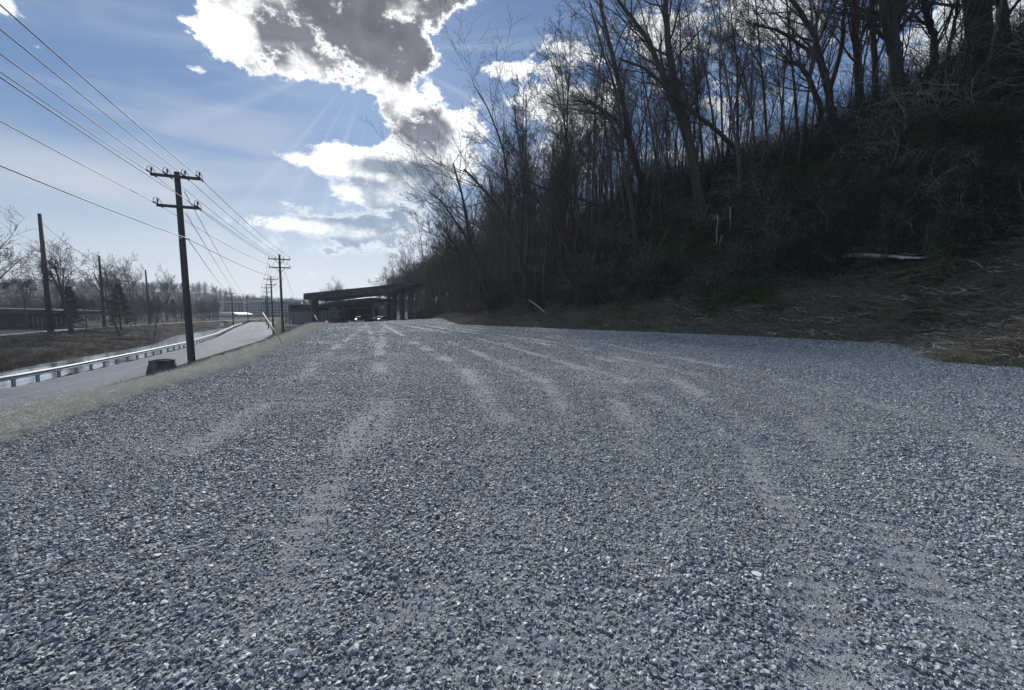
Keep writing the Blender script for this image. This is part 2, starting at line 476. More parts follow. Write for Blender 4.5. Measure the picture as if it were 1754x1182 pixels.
# ------------------------------------------------------------------ materials of the land
def ground_material():
    m, g, b = material('earth_and_dead_grass', 0.95, 0.1)
    tc = g.n('ShaderNodeTexCoord'); v = tc.outputs['Object']
    n1 = g.noise(v, 0.35, 6, 0.65); n2 = g.noise(v, 4.0, 6, 0.7); n3 = g.noise(v, 30.0, 4, 0.7)
    base = g.mix(g.sstep(n1, 0.38, 0.62), (0.030, 0.025, 0.019), (0.026, 0.030, 0.016))
    base = g.mix(g.sstep(n2, 0.40, 0.70), base, (0.062, 0.050, 0.034))
    base = g.mix(g.sstep(n3, 0.62, 0.80, 0, 0.7), base, (0.15, 0.12, 0.085))
    g.link(base, b.inputs['Base Color'])
    bump(g, b, g.m('ADD', n2, g.m('MULTIPLY', n3, 0.5)), 0.9, 0.08)
    return m
def gravel_material():
    m, g, b = material('crushed_limestone_fines', 0.85, 0.35)
    tc = g.n('ShaderNodeTexCoord'); v = tc.outputs['Object']
    at_ = g.n('ShaderNodeAttribute', attribute_name='worn')
    w = at_.outputs['Fac']
    def vor(scale, out='Distance'):
        nd = g.n('ShaderNodeTexVoronoi', feature='F1'); nd.inputs['Scale'].default_value = scale; nd.inputs['Randomness'].default_value = 1.0
        g.link(v, nd.inputs['Vector']); return nd
    a = vor(30.0); c = vor(75.0); e = vor(190.0)
    n1 = g.noise(v, 0.6, 5, 0.6); n2 = g.noise(v, 260.0, 3, 0.7)
    h = g.m('MULTIPLY_ADD', a.outputs['Distance'], -1.0, g.m('MULTIPLY', c.outputs['Distance'], -0.5))
    h2 = g.m('MULTIPLY_ADD', e.outputs['Distance'], -0.25, g.m('MULTIPLY', n2, 0.12))
    sc = g.n('ShaderNodeSeparateColor'); g.link(a.outputs['Color'], sc.inputs[0])
    cc = g.n('ShaderNodeSeparateColor'); g.link(c.outputs['Color'], cc.inputs[0])
    tone = g.m('MULTIPLY_ADD', sc.outputs[0], 0.55, g.m('MULTIPLY', cc.outputs[1], 0.45))
    col = g.ramp(tone, [(0.0, (0.10, 0.12, 0.135)), (0.5, (0.185, 0.215, 0.235)), (0.85, (0.30, 0.335, 0.355)), (1.0, (0.44, 0.465, 0.475))])
    dusty = g.mix(g.sstep(n1, 0.35, 0.65), (0.25, 0.275, 0.295), (0.31, 0.34, 0.36))
    col = g.mix(g.m('MULTIPLY_ADD', w, 0.9, 0.10, clamp=True), col, dusty)
    col = g.mix(g.sstep(n1, 0.58, 0.74, 0, 0.35), col, (0.11, 0.125, 0.14))
    g.link(col, b.inputs['Base Color'])
    hh = g.m('ADD', g.m('MULTIPLY', h, g.m('MULTIPLY_ADD', w, -0.75, 1.0)), h2)
    bump(g, b, hh, 1.0, 0.02)
    return m
def stone_material():
    m, g, b = material('limestone_chip', 0.62, 0.5)
    oi = g.n('ShaderNodeObjectInfo'); tc = g.n('ShaderNodeTexCoord')
    n = g.noise(tc.outputs['Object'], 3.0, 4, 0.6)
    t = g.m('ADD', oi.outputs['Random'], g.m('MULTIPLY_ADD', n, 0.3, -0.15), clamp=True)
    col = g.ramp(t, [(0.0, (0.08, 0.095, 0.108)), (0.35, (0.19, 0.22, 0.24)), (0.7, (0.34, 0.375, 0.395)), (0.9, (0.54, 0.57, 0.575)), (0.97, (0.72, 0.72, 0.68))])
    g.link(col, b.inputs['Base Color'])
    return m
def road_material():
    m, g, b = material('worn_asphalt', 0.8, 0.35)
    tc = g.n('ShaderNodeTexCoord'); v = tc.outputs['Object']
    n1 = g.noise(v, 0.5, 5, 0.6); n2 = g.noise(v, 60, 3, 0.7)
    nw = g.n('ShaderNodeTexWave', wave_type='BANDS', bands_direction='X')
    col = g.mix(g.sstep(n1, 0.3, 0.7), (0.125, 0.138, 0.158), (0.165, 0.18, 0.20))
    col = g.mix(g.sstep(n2, 0.5, 0.8, 0, 0.4), col, (0.20, 0.205, 0.215))
    vo = g.n('ShaderNodeTexVoronoi', feature='DISTANCE_TO_EDGE'); vo.inputs['Scale'].default_value = 0.22; g.link(v, vo.inputs['Vector'])
    col = g.mix(g.sstep(vo.outputs['Distance'], 0.0, 0.012, 0.6, 0.0), col, (0.05, 0.05, 0.055))
    g.link(col, b.inputs['Base Color'])
    bump(g, b, n2, 0.4, 0.004)
    return m
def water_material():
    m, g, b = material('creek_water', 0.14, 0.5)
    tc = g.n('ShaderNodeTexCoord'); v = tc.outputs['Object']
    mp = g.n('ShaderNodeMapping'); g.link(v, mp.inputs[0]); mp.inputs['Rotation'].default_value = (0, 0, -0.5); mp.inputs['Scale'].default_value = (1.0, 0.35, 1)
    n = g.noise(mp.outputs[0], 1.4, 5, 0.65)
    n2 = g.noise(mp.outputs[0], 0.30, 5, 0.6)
    g.link(g.mix(g.sstep(n2, 0.36, 0.46), (0.22, 0.24, 0.25), (0.93, 0.95, 0.97)), b.inputs['Base Color'])  # sky glitter put into the base colour: near-white streaks between darker patches
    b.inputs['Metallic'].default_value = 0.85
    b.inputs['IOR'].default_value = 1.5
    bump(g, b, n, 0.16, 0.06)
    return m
M = {}
M['ground'] = ground_material(); M['gravel'] = gravel_material(); M['stone'] = stone_material()
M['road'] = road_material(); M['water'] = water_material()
M['path'] = simple_mat('pale_gravel_path', (0.26, 0.26, 0.27), (0.36, 0.35, 0.34), 1.2)
M['straw_mat'] = simple_mat('pale_straw_matting', (0.50, 0.50, 0.44), (0.88, 0.87, 0.81), 9.0, bstr=0.8, bdist=0.03, stretch=(1.0, 0.35, 1.0), detail=8)
M['wood_pole'] = simple_mat('weathered_pole_wood', (0.075, 0.072, 0.07), (0.15, 0.14, 0.135), 6.0, stretch=(6, 6, 0.4), bstr=0.5)
M['dark_pole'] = simple_mat('dark_creosoted_pole', (0.030, 0.028, 0.030), (0.06, 0.052, 0.055), 4.0, stretch=(6, 6, 0.3))
M['bark'] = simple_mat('bare_bark', (0.040, 0.036, 0.034), (0.095, 0.086, 0.080), 5.0, stretch=(3, 3, 0.5), bstr=0.8, bdist=0.03)
M['bark_pale'] = simple_mat('pale_bark', (0.075, 0.068, 0.06), (0.16, 0.145, 0.13), 5.0, stretch=(3, 3, 0.5), bstr=0.8, bdist=0.03)
M['twig'] = simple_mat('fine_twigs', (0.032, 0.029, 0.027), (0.070, 0.061, 0.055), 1.0, bstr=0)
M['vine'] = simple_mat('dry_vine_stems', (0.14, 0.125, 0.11), (0.42, 0.38, 0.33), 0.8, bstr=0)
M['ivy'] = simple_mat('evergreen_leaves', (0.030, 0.080, 0.018), (0.085, 0.17, 0.045), 1.5, bstr=0, rough=0.6)
M['hay'] = simple_mat('cut_dry_grass', (0.055, 0.052, 0.032), (0.46, 0.41, 0.29), 2.0, bstr=0)
M['green_grass'] = simple_mat('short_green_weeds', (0.045, 0.062, 0.026), (0.10, 0.12, 0.055), 2.0, bstr=0)
M['straw'] = simple_mat('straw_blades', (0.50, 0.49, 0.42), (0.84, 0.82, 0.74), 2.0, bstr=0)
M['pale_wood'] = simple_mat('split_pale_wood', (0.62, 0.56, 0.44), (0.85, 0.79, 0.68), 3.0, stretch=(0.4, 6, 6), bstr=0.6)
M['galv'] = simple_mat('galvanised_steel', (0.36, 0.39, 0.41), (0.50, 0.53, 0.55), 2.0, rough=0.6, spec=0.4, metal=0.2, bstr=0)
M['concrete'] = simple_mat('stained_concrete', (0.09, 0.088, 0.085), (0.17, 0.165, 0.16), 4.0, stretch=(1, 1, 0.4), bstr=0.4)
M['wire'] = simple_mat('black_cable', (0.02, 0.02, 0.022), (0.035, 0.035, 0.04), 1.0, bstr=0, rough=0.5)
M['porcelain'] = simple_mat('insulator_glaze', (0.03, 0.03, 0.033), (0.06, 0.06, 0.065), 2.0, bstr=0, rough=0.7, spec=0.2)
M['dark_concrete'] = simple_mat('dark_aged_concrete', (0.045, 0.050, 0.055), (0.085, 0.090, 0.095), 1.2, bstr=0.3)
M['grey_metal'] = simple_mat('grey_sheet_metal', (0.12, 0.14, 0.15), (0.20, 0.22, 0.235), 0.6, stretch=(4, 4, 0.3), bstr=0.1, rough=0.6)
M['dark_roof'] = simple_mat('dark_roof_sheet', (0.030, 0.034, 0.040), (0.055, 0.060, 0.066), 0.8, rough=0.6)
M['black'] = simple_mat('black_interior', (0.012, 0.012, 0.014), (0.025, 0.025, 0.028), 1.0, bstr=0)
M['white_paint'] = simple_mat('white_paint', (0.66, 0.67, 0.68), (0.80, 0.80, 0.80), 1.5, bstr=0, rough=0.5)
M['cream'] = simple_mat('pale_stucco', (0.36, 0.39, 0.39), (0.46, 0.48, 0.47), 0.4, bstr=0)
M['brick_blue'] = simple_mat('dark_brick_cladding', (0.04, 0.036, 0.05), (0.07, 0.064, 0.08), 0.5, bstr=0)
M['window'] = simple_mat('window_glass', (0.30, 0.33, 0.37), (0.45, 0.48, 0.52), 0.3, bstr=0, rough=0.12, spec=0.6)
M['car_glass'] = simple_mat('car_glass', (0.015, 0.018, 0.022), (0.03, 0.034, 0.04), 0.3, bstr=0, rough=0.08, spec=0.6)
M['rubber'] = simple_mat('tyre_rubber', (0.015, 0.015, 0.016), (0.03, 0.03, 0.03), 3.0, bstr=0)
M['red_rust'] = simple_mat('rusty_red_steel', (0.10, 0.045, 0.04), (0.18, 0.08, 0.07), 1.0, bstr=0.2)
M['yellow'] = simple_mat('yellow_plastic_guard', (0.34, 0.27, 0.10), (0.44, 0.35, 0.15), 1.0, bstr=0, rough=0.5)
M['orange'] = simple_mat('orange_plastic', (0.70, 0.16, 0.05), (0.78, 0.22, 0.07), 1.0, bstr=0, rough=0.5)
M['far_wood'] = simple_mat('far_bare_woodland', (0.030, 0.032, 0.036), (0.062, 0.060, 0.062), 0.25, bstr=1.0, bdist=1.5, detail=8)
M['chrome'] = simple_mat('chrome', (0.6, 0.6, 0.62), (0.7, 0.7, 0.72), 1.0, bstr=0, rough=0.2, metal=1.0)
M['mulch'] = simple_mat('dark_red_mulch', (0.045, 0.024, 0.022), (0.09, 0.045, 0.04), 2.0, bstr=0.6, bdist=0.05)
M['conifer'] = simple_mat('dark_conifer_needles', (0.014, 0.024, 0.022), (0.03, 0.045, 0.036), 1.5, bstr=0)

# ------------------------------------------------------------------ land sheets
def grid_mesh(name, X, Y, Z, mat, keep=None, smooth=True):
    ny, nx = X.shape
    V = np.stack([X.ravel(), Y.ravel(), Z.ravel()], 1)
    i = np.arange(ny - 1)[:, None] * nx; j = np.arange(nx - 1)[None, :]
    F = np.stack([i + j, i + j + 1, i + nx + j + 1, i + nx + j], -1).reshape(-1, 4)
    if keep is not None: F = F[keep.ravel()]
    return fast_mesh(name, V, F, mat, None, smooth)
xs = axis([(-1500, -400, 100), (-400, -150, 12), (-150, -60, 2.2), (-60, -32, 0.8), (-32, -4, 0.4), (-4, 12, 1.5), (12, 62, 0.55), (62, 130, 4), (130, 800, 60), (800, 1500, 140)])
ys = axis([(-300, -30, 30), (-30, -6, 3), (-6, 56, 0.45), (56, 150, 1.2), (150, 300, 6), (300, 700, 40), (700, 2200, 150)])
X, Y = np.meshgrid(xs, ys)
Z = ground_z(X, Y).reshape(X.shape)
tag(grid_mesh('ground', X, Y, Z, M['ground']), 'dark earth and dead grass of hillside, banks and flats', kind='structure')

# wheel tracks pressed into the gravel: (points, half width)
TRACKS = []
def track(pts, gap=1.7, w=0.20):
    w *= 1.35
    P = np.array(pts, float)
    TRACKS.append((offset(P, gap / 2), w)); TRACKS.append((offset(P, -gap / 2), w))
track([on_z(1390, 1182, 0), on_z(1290, 900, 0), on_z(1200, 740, 0), on_z(1080, 640, 0), on_z(900, 590, 0), on_z(700, 556, 0)])
track([on_z(560, 1182, 0), on_z(640, 860, 0), on_z(760, 740, 0), on_z(740, 640, 0), on_z(680, 590, 0), on_z(640, 555, 0)], 1.8, 0.22)
track([on_z(1000, 1182, 0), on_z(1110, 900, 0), on_z(1130, 760, 0), on_z(1000, 650, 0), on_z(800, 585, 0)], 1.9, 0.15)
track([on_z(150, 1100, 0), on_z(420, 800, 0), on_z(560, 680, 0), on_z(610, 600, 0), on_z(640, 560, 0)], 1.8, 0.2)
track([on_z(1730, 900, 0), on_z(1500, 720, 0), on_z(1240, 640, 0), on_z(1000, 590, 0), on_z(800, 562, 0)], 1.8, 0.2)
def worn_at(x, y):
    P = np.stack([x, y], 1); w = np.zeros(len(x)); lug = np.zeros(len(x))
    for L, hw in TRACKS:
        d = np.abs(sdist(P, L))
        k = np.exp(-(d / hw) ** 2)
        br = 0.28 + 0.72 * sm(fbm(x / 1.7, y / 1.7, 3, int(hw * 100) + 20), -0.25, 0.25)
        w = np.maximum(w, k * br)
    n = sm(fbm(x / 2.3 + 7, y / 2.3, 4, 31), 0.10, 0.42) * 0.75
    return np.maximum(w * 0.9, n * 0.5), w * 0.9
def lot_surface(x, y):
    w, tr = worn_at(x, y)
    z = lot_height(x, y) + 0.018
    near = 1 - sm(y, 14, 30)
    z = z + near * (0.022 * fbm(x / 0.45, y / 0.45, 4, 14) - 0.030 * tr + 0.010 * tr * np.sin(y * 34 + x * 8 + 5 * fbm(x, y, 2, 3)) )
    return z, w
ly = axis([(-6, 1, 0.5), (1, 7, 0.05), (7, 16, 0.11), (16, 34, 0.3), (34, 120, 1.2)])
t = np.linspace(0, 1, 330)
xl = np.interp(ly, EDGE_L[:, 1], EDGE_L[:, 0]); xr = np.interp(ly, EDGE_R[:, 1], EDGE_R[:, 0])
wob_l = 0.25 * fbm(ly * 0.9, ly * 0 + 3, 4, 1); wob_r = 0.35 * fbm(ly * 0.8, ly * 0 + 9, 4, 2)
LX = (xl + wob_l)[:, None] * (1 - t) + (xr + wob_r)[:, None] * t
LY = np.repeat(ly[:, None], len(t), 1)
LZ, LW = lot_surface(LX.ravel(), LY.ravel())
lot = grid_mesh('gravel_lot', LX, LY, LZ.reshape(LX.shape), M['gravel'])
at_ = lot.data.attributes.new('worn', 'FLOAT', 'POINT'); at_.data.foreach_set('value', LW.astype(np.float32))
tag(lot, 'wide grey crushed stone lot with faint wheel tracks', kind='structure')

def resample(L, s):
    d = np.concatenate([[0], np.cumsum(np.linalg.norm(np.diff(L, axis=0), axis=1))])
    return np.stack([np.interp(s * d[-1], d, L[:, 0]), np.interp(s * d[-1], d, L[:, 1])], 1)
def strip(name, A, B, zf, mat, n=300, m=8):
    s = np.linspace(0, 1, n); a = resample(A, s); b = resample(B, s); t = np.linspace(0, 1, m)
    X = a[:, 0:1] * (1 - t) + b[:, 0:1] * t; Y = a[:, 1:2] * (1 - t) + b[:, 1:2] * t
    return grid_mesh(name, X, Y, zf(X.ravel(), Y.ravel()).reshape(X.shape), mat)
cut = lambda L, y0, y1: np.array([(np.interp(y, L[:, 1], L[:, 0]), y) for y in np.concatenate([np.arange(y0, min(y1, 60), 2.0), np.arange(60, y1 + .1, 5.0)])])
tag(strip('road', cut(ROAD_R, -20, 165), cut(ROAD_L, -20, 165), lambda x, y: np.full(len(x), ROAD_Z + 0.01) + (-3.6 - ROAD_Z) * 0, M['road'], 200, 6), 'two lane asphalt road below the gravel lot', kind='structure')
# faint edge line along the creek side and the worn centre line
def line(name, A, B, f0, f1, y0, y1, mat, label, dz=0.016):
    a = cut(A, y0, y1); b = cut(B, y0, y1)
    return tag(strip(name, a * (1 - f0) + b * f0, a * (1 - f1) + b * f1, lambda x, y: np.full(len(x), ROAD_Z + dz), mat, 120, 2), label, kind='structure')
M['faded_line'] = simple_mat('faded_road_paint', (0.30, 0.30, 0.30), (0.46, 0.46, 0.46), 3.0, bstr=0)
line('road_edge_line', ROAD_R, ROAD_L, 0.93, 0.945, 10, 150, M['faded_line'], 'faded pale edge line beside the guardrail')
line('road_centre_line', ROAD_R, ROAD_L, 0.49, 0.505, 10, 150, M['faded_line'], 'faded pale centre line of the lower road')
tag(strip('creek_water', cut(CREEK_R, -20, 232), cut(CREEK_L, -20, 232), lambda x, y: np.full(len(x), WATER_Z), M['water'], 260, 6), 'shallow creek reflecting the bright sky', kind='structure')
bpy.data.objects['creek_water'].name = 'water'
tag(strip('footpath', cut(PATH_R, 0, 230), cut(PATH_L, 0, 230), lambda x, y: np.full(len(x), PATH_Z + 0.02), M['path'], 200, 3), 'pale path along the top of the far creek bank', kind='structure')
def straw_z(x, y): return ground_z(x, y, False) + 0.03 + 0.02 * fbm(x / 0.3, y / 0.3, 3, 12)
sA = offset(EDGE_L, 0.02); sB = offset(EDGE_L, 1.55)
tag(strip('straw_strip', cut(sA, 0, 62), cut(sB, 0, 62), straw_z, M['straw_mat'], 420, 26), 'strip of pale straw matting along the lot edge', kind='structure')

# ------------------------------------------------------------------ trees
def rot_about(v, axis_, ang):
    return Matrix.Rotation(ang, 3, axis_) @ v
def perp(d, rng):
    a = Vector((rng.gauss(0, 1), rng.gauss(0, 1), rng.gauss(0, 1)))
    p = a - d * a.dot(d)
    return p.normalized() if p.length > 1e-4 else Vector((1, 0, 0))
def grow(rng, spec, wood, twigs, p, d, L, r, lev):
    nseg = spec['seg'][lev]
    pts = [p.copy()]; dirs = [d.copy()]
    wob = spec['wob'][lev]; up = spec['up'][lev]
    q = p.copy(); dd = d.copy()
    for i in range(nseg):
        dd = dd + Vector((rng.gauss(0, wob), rng.gauss(0, wob), rng.gauss(0, wob * 0.6))) + Vector((0, 0, up)) + spec['lean'] * (0.03 if lev else spec.get('trunk_lean', 0.02))
        dd.normalize()
        q = q + dd * (L / nseg)
        pts.append(q.copy()); dirs.append(dd.copy())
    end = spec['end'][lev]
    rad = [r * (1 - (1 - end) * (i / nseg) ** 0.9) for i in range(nseg + 1)]
    if lev == 0: rad[0] *= 1.25
    (wood if lev <= spec['wood_levels'] else twigs).tube(pts, rad, (8, 5, 4, 3, 3)[lev] if not spec.get('lite') else (5, 4, 3, 3, 3)[lev])
    if lev >= spec['levels']: return
    nch = spec['n'][lev]
    t0 = spec['t0'][lev]
    for k in range(nch):
        t = t0 + (1 - t0) * ((k + rng.random()) / nch)
        f = t * nseg; i = min(int(f), nseg - 1); a = f - i
        bp = pts[i].lerp(pts[i + 1], a)
        bd = dirs[min(i + 1, nseg)]
        if lev == 0 and k < spec.get('forks', 0):
            t = rng.uniform(0.30, 0.6); f = t * nseg; i = int(f); bp = pts[i].lerp(pts[i + 1], f - i); bd = dirs[i + 1]
            ang = math.radians(rng.uniform(12, 26)); ln = L * (1 - t) * rng.uniform(0.8, 1.0); rr = rad[i] * 0.72
            nd = rot_about(bd, perp(bd, rng), ang)
            # a fork behaves like a smaller trunk
            grow(rng, spec, wood, twigs, bp, nd, ln, rr, 1) if spec.get('flat_forks') else grow(rng, dict(spec, forks=0, n=[max(4, int(spec['n'][0] * 0.5))] + spec['n'][1:], t0=[0.25] + spec['t0'][1:]), wood, twigs, bp, nd, ln, rr, 0)
            continue
        ang = math.radians(rng.uniform(*spec['ang'][lev]))
        nd = rot_about(bd, perp(bd, rng), ang)
        ln = L * spec['ratio'][lev] * (1.15 - 0.75 * t) * rng.uniform(0.6, 1.2)
        rr = max(spec['rmin'], min(rad[i] * 0.62, (r * 0.42) * (1.1 - 0.6 * t)) * rng.uniform(0.6, 1.0))
        grow(rng, spec, wood, twigs, bp, nd, ln, rr, lev + 1)
FOREST = dict(seg=[10, 7, 5, 3], wob=[0.045, 0.10, 0.16, 0.2], up=[0.015, 0.07, 0.05, 0.03], end=[0.16, 0.22, 0.3, 0.4], levels=3, wood_levels=1,
              n=[17, 9, 8], t0=[0.34, 0.22, 0.12], ang=[(28, 55), (28, 55), (30, 60)], ratio=[0.36, 0.42, 0.5], rmin=0.011, forks=1, lean=Vector((0, 0, 0)))
OPEN = dict(seg=[7, 8, 6, 4], wob=[0.05, 0.17, 0.2, 0.22], up=[0.01, 0.05, 0.04, 0.03], end=[0.25, 0.2, 0.25, 0.4], levels=3, wood_levels=1,
            n=[10, 8, 7], t0=[0.36, 0.2, 0.12], ang=[(28, 58), (30, 60), (30, 62)], ratio=[0.95, 0.62, 0.5], rmin=0.024, forks=3, lean=Vector((0, 0, 0)))
SAPLING = dict(seg=[8, 5, 3, 2], wob=[0.07, 0.13, 0.2, 0.2], up=[0.02, 0.08, 0.05, 0], end=[0.2, 0.25, 0.4, 0.4], levels=2, wood_levels=1,
               n=[14, 7], t0=[0.30, 0.2], ang=[(25, 50), (28, 55)], ratio=[0.30, 0.45], rmin=0.010, forks=1, lean=Vector((0, 0, 0)))
def tree_proto(kind, spec, H, r, seed, bark, tilt=(0, 0), **kw):
    rng = random.Random(seed)
    sp = dict(spec, **kw)
    wood, tw = TB(), TB()
    d = Vector((tilt[0], tilt[1], 1)).normalized()
    grow(rng, sp, wood, tw, Vector((0, 0, -0.4)), d, H, r, 0)
    e = empty(kind)
    wood.build('trunk', bark, e)
    tw.build('crown', M['twig'], e)
    return e
protos = [tree_proto('forest_tree', FOREST, 20 + (i % 4) * 1.5, 0.12 + 0.022 * (i % 4), 100 + i, M['bark'] if i % 3 else M['bark_pale'],
                     tilt=(rnd.uniform(-0.06, 0.06), rnd.uniform(-0.06, 0.06)), lean=Vector((-1, 0.1, 0)), trunk_lean=0.012 * (i % 4), n=[15 + 3 * (i % 3), 9, 8]) for i in range(9)]
big_protos = [tree_proto('forest_tree', FOREST, 23, 0.24 + 0.04 * i, 300 + i, M['bark'], tilt=(-0.04, 0), lean=Vector((-1, 0, 0)), trunk_lean=0.01 * i, n=[16, 9, 8], forks=2) for i in range(3)]
lean_protos = [tree_proto('forest_tree', FOREST, 17, 0.15, 400 + i, M['bark'], tilt=(-0.35, 0), lean=Vector((-1, 0.1, 0)), trunk_lean=0.035, n=[14, 9, 8]) for i in range(3)]
sap_protos = [tree_proto('sapling', SAPLING, 8 + 1.5 * (i % 3), 0.045 + 0.012 * (i % 3), 500 + i, M['bark_pale'] if i % 2 else M['bark'],
                         lean=Vector((-1, 0.2, 0)), trunk_lean=0.01 * (i % 4)) for i in range(6)]

used = set()
def place(proto, x, y, rz, sc, label, group=None, cat='tree', z=None):
    o = proto if proto.name not in used else copy_thing(proto)
    used.add(proto.name); used.add(o.name)
    o.location = (x, y, gz(x, y) if z is None else z)
    o.rotation_euler = (0, 0, rz)
    o.scale = (sc, sc, sc * (0.95 + 0.1 * rnd.random()))
    tag(o, label, cat, group)
    return o
def forest_label(x, y, s, lean, pale):
    z = gz(x, y); u = CX + FPX * x / y
    zone = ['where the slope runs out behind the canopy', 'above the pale brush pile', 'behind the broken leaning pole', 'above the green ivy mounds', 'around the thick forked tree',
            'behind the hanging vines', 'near the massive touching trunks'][int(np.searchsorted([760, 890, 1030, 1160, 1330, 1500], u))]
    height = 'on the ridge' if s > 20 else ('at the foot of the slope' if s < 8 else 'midway up the slope')
    if y > 88: height = 'far down the slope'
    look = ('pale-barked ' if pale else 'dark ') + ('leaning' if lean else 'upright')
    return '%s bare tree %s, %s' % (look, height, zone), '%s bare trees %s %s' % (look, height, zone)
def in_view(x, y, m=60): 
    if y < 3: return False
    u = CX + FPX * x / (y * 0.99); return 640 - m < u < 1754 + m
# signature trees, each with its own label, drawn as a bent trunk with limbs
def trunk_tree(name, pts, r0, r1, limbs, seed, label, bark=None, sides=9):
    """pts: world points of the trunk; limbs: list of (world points, r0, r1)"""
    rng = random.Random(seed)
    base = pts[0].copy()
    k0 = YB[0] / 27.0; r0 *= k0; r1 *= k0; limbs = [(P, a * k0, b * k0) for P, a, b in limbs]
    wood, tw = TB(), TB()
    def smooth(P):
        out = []
        for i in range(len(P) - 1):
            p0 = P[max(i - 1, 0)]; p1 = P[i]; p2 = P[i + 1]; p3 = P[min(i + 2, len(P) - 1)]
            for k in range(4):
                t = k / 4
                out.append(0.5 * ((2 * p1) + (p2 - p0) * t + (2 * p0 - 5 * p1 + 4 * p2 - p3) * t * t + (3 * p1 - p0 - 3 * p2 + p3) * t ** 3))
        out.append(P[-1]); return out
    sp = dict(FOREST)
    for (P, a, b) in [(pts, r0, r1)] + limbs:
        Q = [p - base + Vector((rng.gauss(0, .04), rng.gauss(0, .04), 0)) for p in smooth(P)]
        rad = [a + (b - a) * (i / (len(Q) - 1)) ** 0.9 for i in range(len(Q))]
        wood.tube(Q, rad, sides)
        n = 16 if P is pts else 9
        for k in range(n):
            f = (0.35 + 0.65 * (k + rng.random()) / n) * (len(Q) - 1); i = min(int(f), len(Q) - 2)
            bp = Q[i].lerp(Q[i + 1], f - i); bd = (Q[i + 1] - Q[i]).normalized()
            nd = rot_about(bd, perp(bd, rng), math.radians(rng.uniform(25, 60)))
            grow(rng, sp, wood, tw, bp, nd, rng.uniform(2.5, 6.0) * k0, max(0.02, rad[i] * 0.35), 1)
    e = empty(name, base)
    wood.build('trunk', bark or M['bark'], e); tw.build('crown', M['twig'], e)
    tag(e, label, 'tree')
    return e
def LA(lst, y, dy=0.0):
    return A(lst, YB[0], dy)
def A(lst, y, dy=0.0):
    return [at(u, v, y + dy * i) for i, (u, v) in enumerate(lst)]
def hit(u, v, lo=8.0, hi=140.0):
    a, b, c = ray(u, v)
    Y = np.arange(lo, hi, 0.4); k = Y / b
    zz = ground_z(a * k, Y); rz = CAM_H + c * k
    w = np.where(zz >= rz)[0]
    if len(w): return float(Y[w[0]])
    return float(Y[np.argmin(rz - zz)])       # on the skyline
YB = [24.0]
def rooted(lst, y, dy=0.0):
    YB[0] = yb = hit(*lst[0])
    P = A(lst, yb, dy); b = P[0].copy()
    P[0] = Vector((b.x, b.y, gz(b.x, b.y) - 0.3))
    return P
trunk_tree('forest_tree', rooted([(1205, 372), (1196, 330), (1180, 240), (1160, 165), (1147, 90), (1140, 20), (1136, -60)], 24), 0.36, 0.13,
           [(LA([(1178, 228), (1150, 170), (1128, 110), (1100, 55), (1062, 5), (1030, -40)], 24, -0.2), 0.22, 0.07),
            (LA([(1190, 300), (1160, 190), (1135, 120), (1132, 60)], 24, 0.4), 0.16, 0.06)], 21,
           'thick forked tree leaning left midway along the slope, two heavy limbs spreading')
trunk_tree('forest_tree', rooted([(1290, 290), (1262, 258), (1225, 222), (1180, 186), (1140, 150), (1104, 118), (1060, 100)], 27, -0.3), 0.17, 0.06, [], 22,
           'slim trunk slanting steeply left behind the thick forked tree')
trunk_tree('forest_tree', rooted([(1540, 205), (1537, 150), (1530, 60), (1528, -20), (1520, -120)], 33), 0.40, 0.24,
           [(LA([(1532, 40), (1550, -20), (1556, -90)], 33, 0.3), 0.3, 0.18), (LA([(1530, 90), (1515, 30), (1506, -60)], 33, -0.3), 0.26, 0.12)], 23,
           'thickest dark trunk standing on the ridge beside a gap of blue sky')
trunk_tree('forest_tree', rooted([(1668, 105), (1666, 60), (1662, 0), (1660, -90)], 33), 0.42, 0.30, [], 24,
           'left one of two massive trunks touching each other on the highest part of ridge')
trunk_tree('forest_tree', rooted([(1696, 95), (1692, 60), (1684, 0), (1676, -90)], 33.6), 0.38, 0.26, [], 25,
           'right one of two massive trunks touching each other on the highest part of ridge')
trunk_tree('forest_tree', rooted([(1578, 178), (1592, 128), (1600, 88), (1596, 48), (1584, 12), (1570, -40)], 31), 0.22, 0.12,
           [(LA([(1597, 62), (1588, 46), (1582, 40)], 31), 0.09, 0.05)], 26, 'crooked trunk with a broken stub bending left against the blue gap')
trunk_tree('forest_tree', rooted([(1610, 165), (1620, 110), (1630, 60), (1640, 10), (1650, -50)], 32), 0.13, 0.07, [], 27, 'slim straight trunk between the crooked one and the massive pair')
trunk_tree('forest_tree', rooted([(1726, 70), (1722, 40), (1716, 0), (1712, -60)], 32), 0.26, 0.2, [], 28, 'dark trunk on the ridge right of the massive touching pair')
trunk_tree('forest_tree', rooted([(1430, 225), (1420, 160), (1404, 100), (1395, 60), (1370, 20), (1330, -40)], 28), 0.26, 0.10,
           [(LA([(1408, 110), (1370, 75), (1330, 52), (1290, 42)], 28, -0.3), 0.12, 0.05), (LA([(1420, 160), (1440, 90), (1446, 20), (1452, -50)], 28, 0.2), 0.15, 0.08)], 29,
           'dark tree with a long crooked limb reaching left over the slope crest')
trunk_tree('forest_tree', rooted([(1412, 240), (1405, 190), (1388, 140), (1368, 112), (1345, 105)], 27), 0.20, 0.09, [], 30, 'short arching trunk bowed over to the left below the crest')
trunk_tree('forest_tree', rooted([(1478, 200), (1470, 120), (1466, 40), (1462, -40)], 32), 0.24, 0.16, [], 31, 'straight dark trunk left of the thickest ridge trunk')
trunk_tree('forest_tree', rooted([(1502, 190), (1498, 120), (1494, 40), (1488, -60)], 34), 0.2, 0.12, [], 32, 'slender dark trunk squeezed close against the thickest ridge trunk')
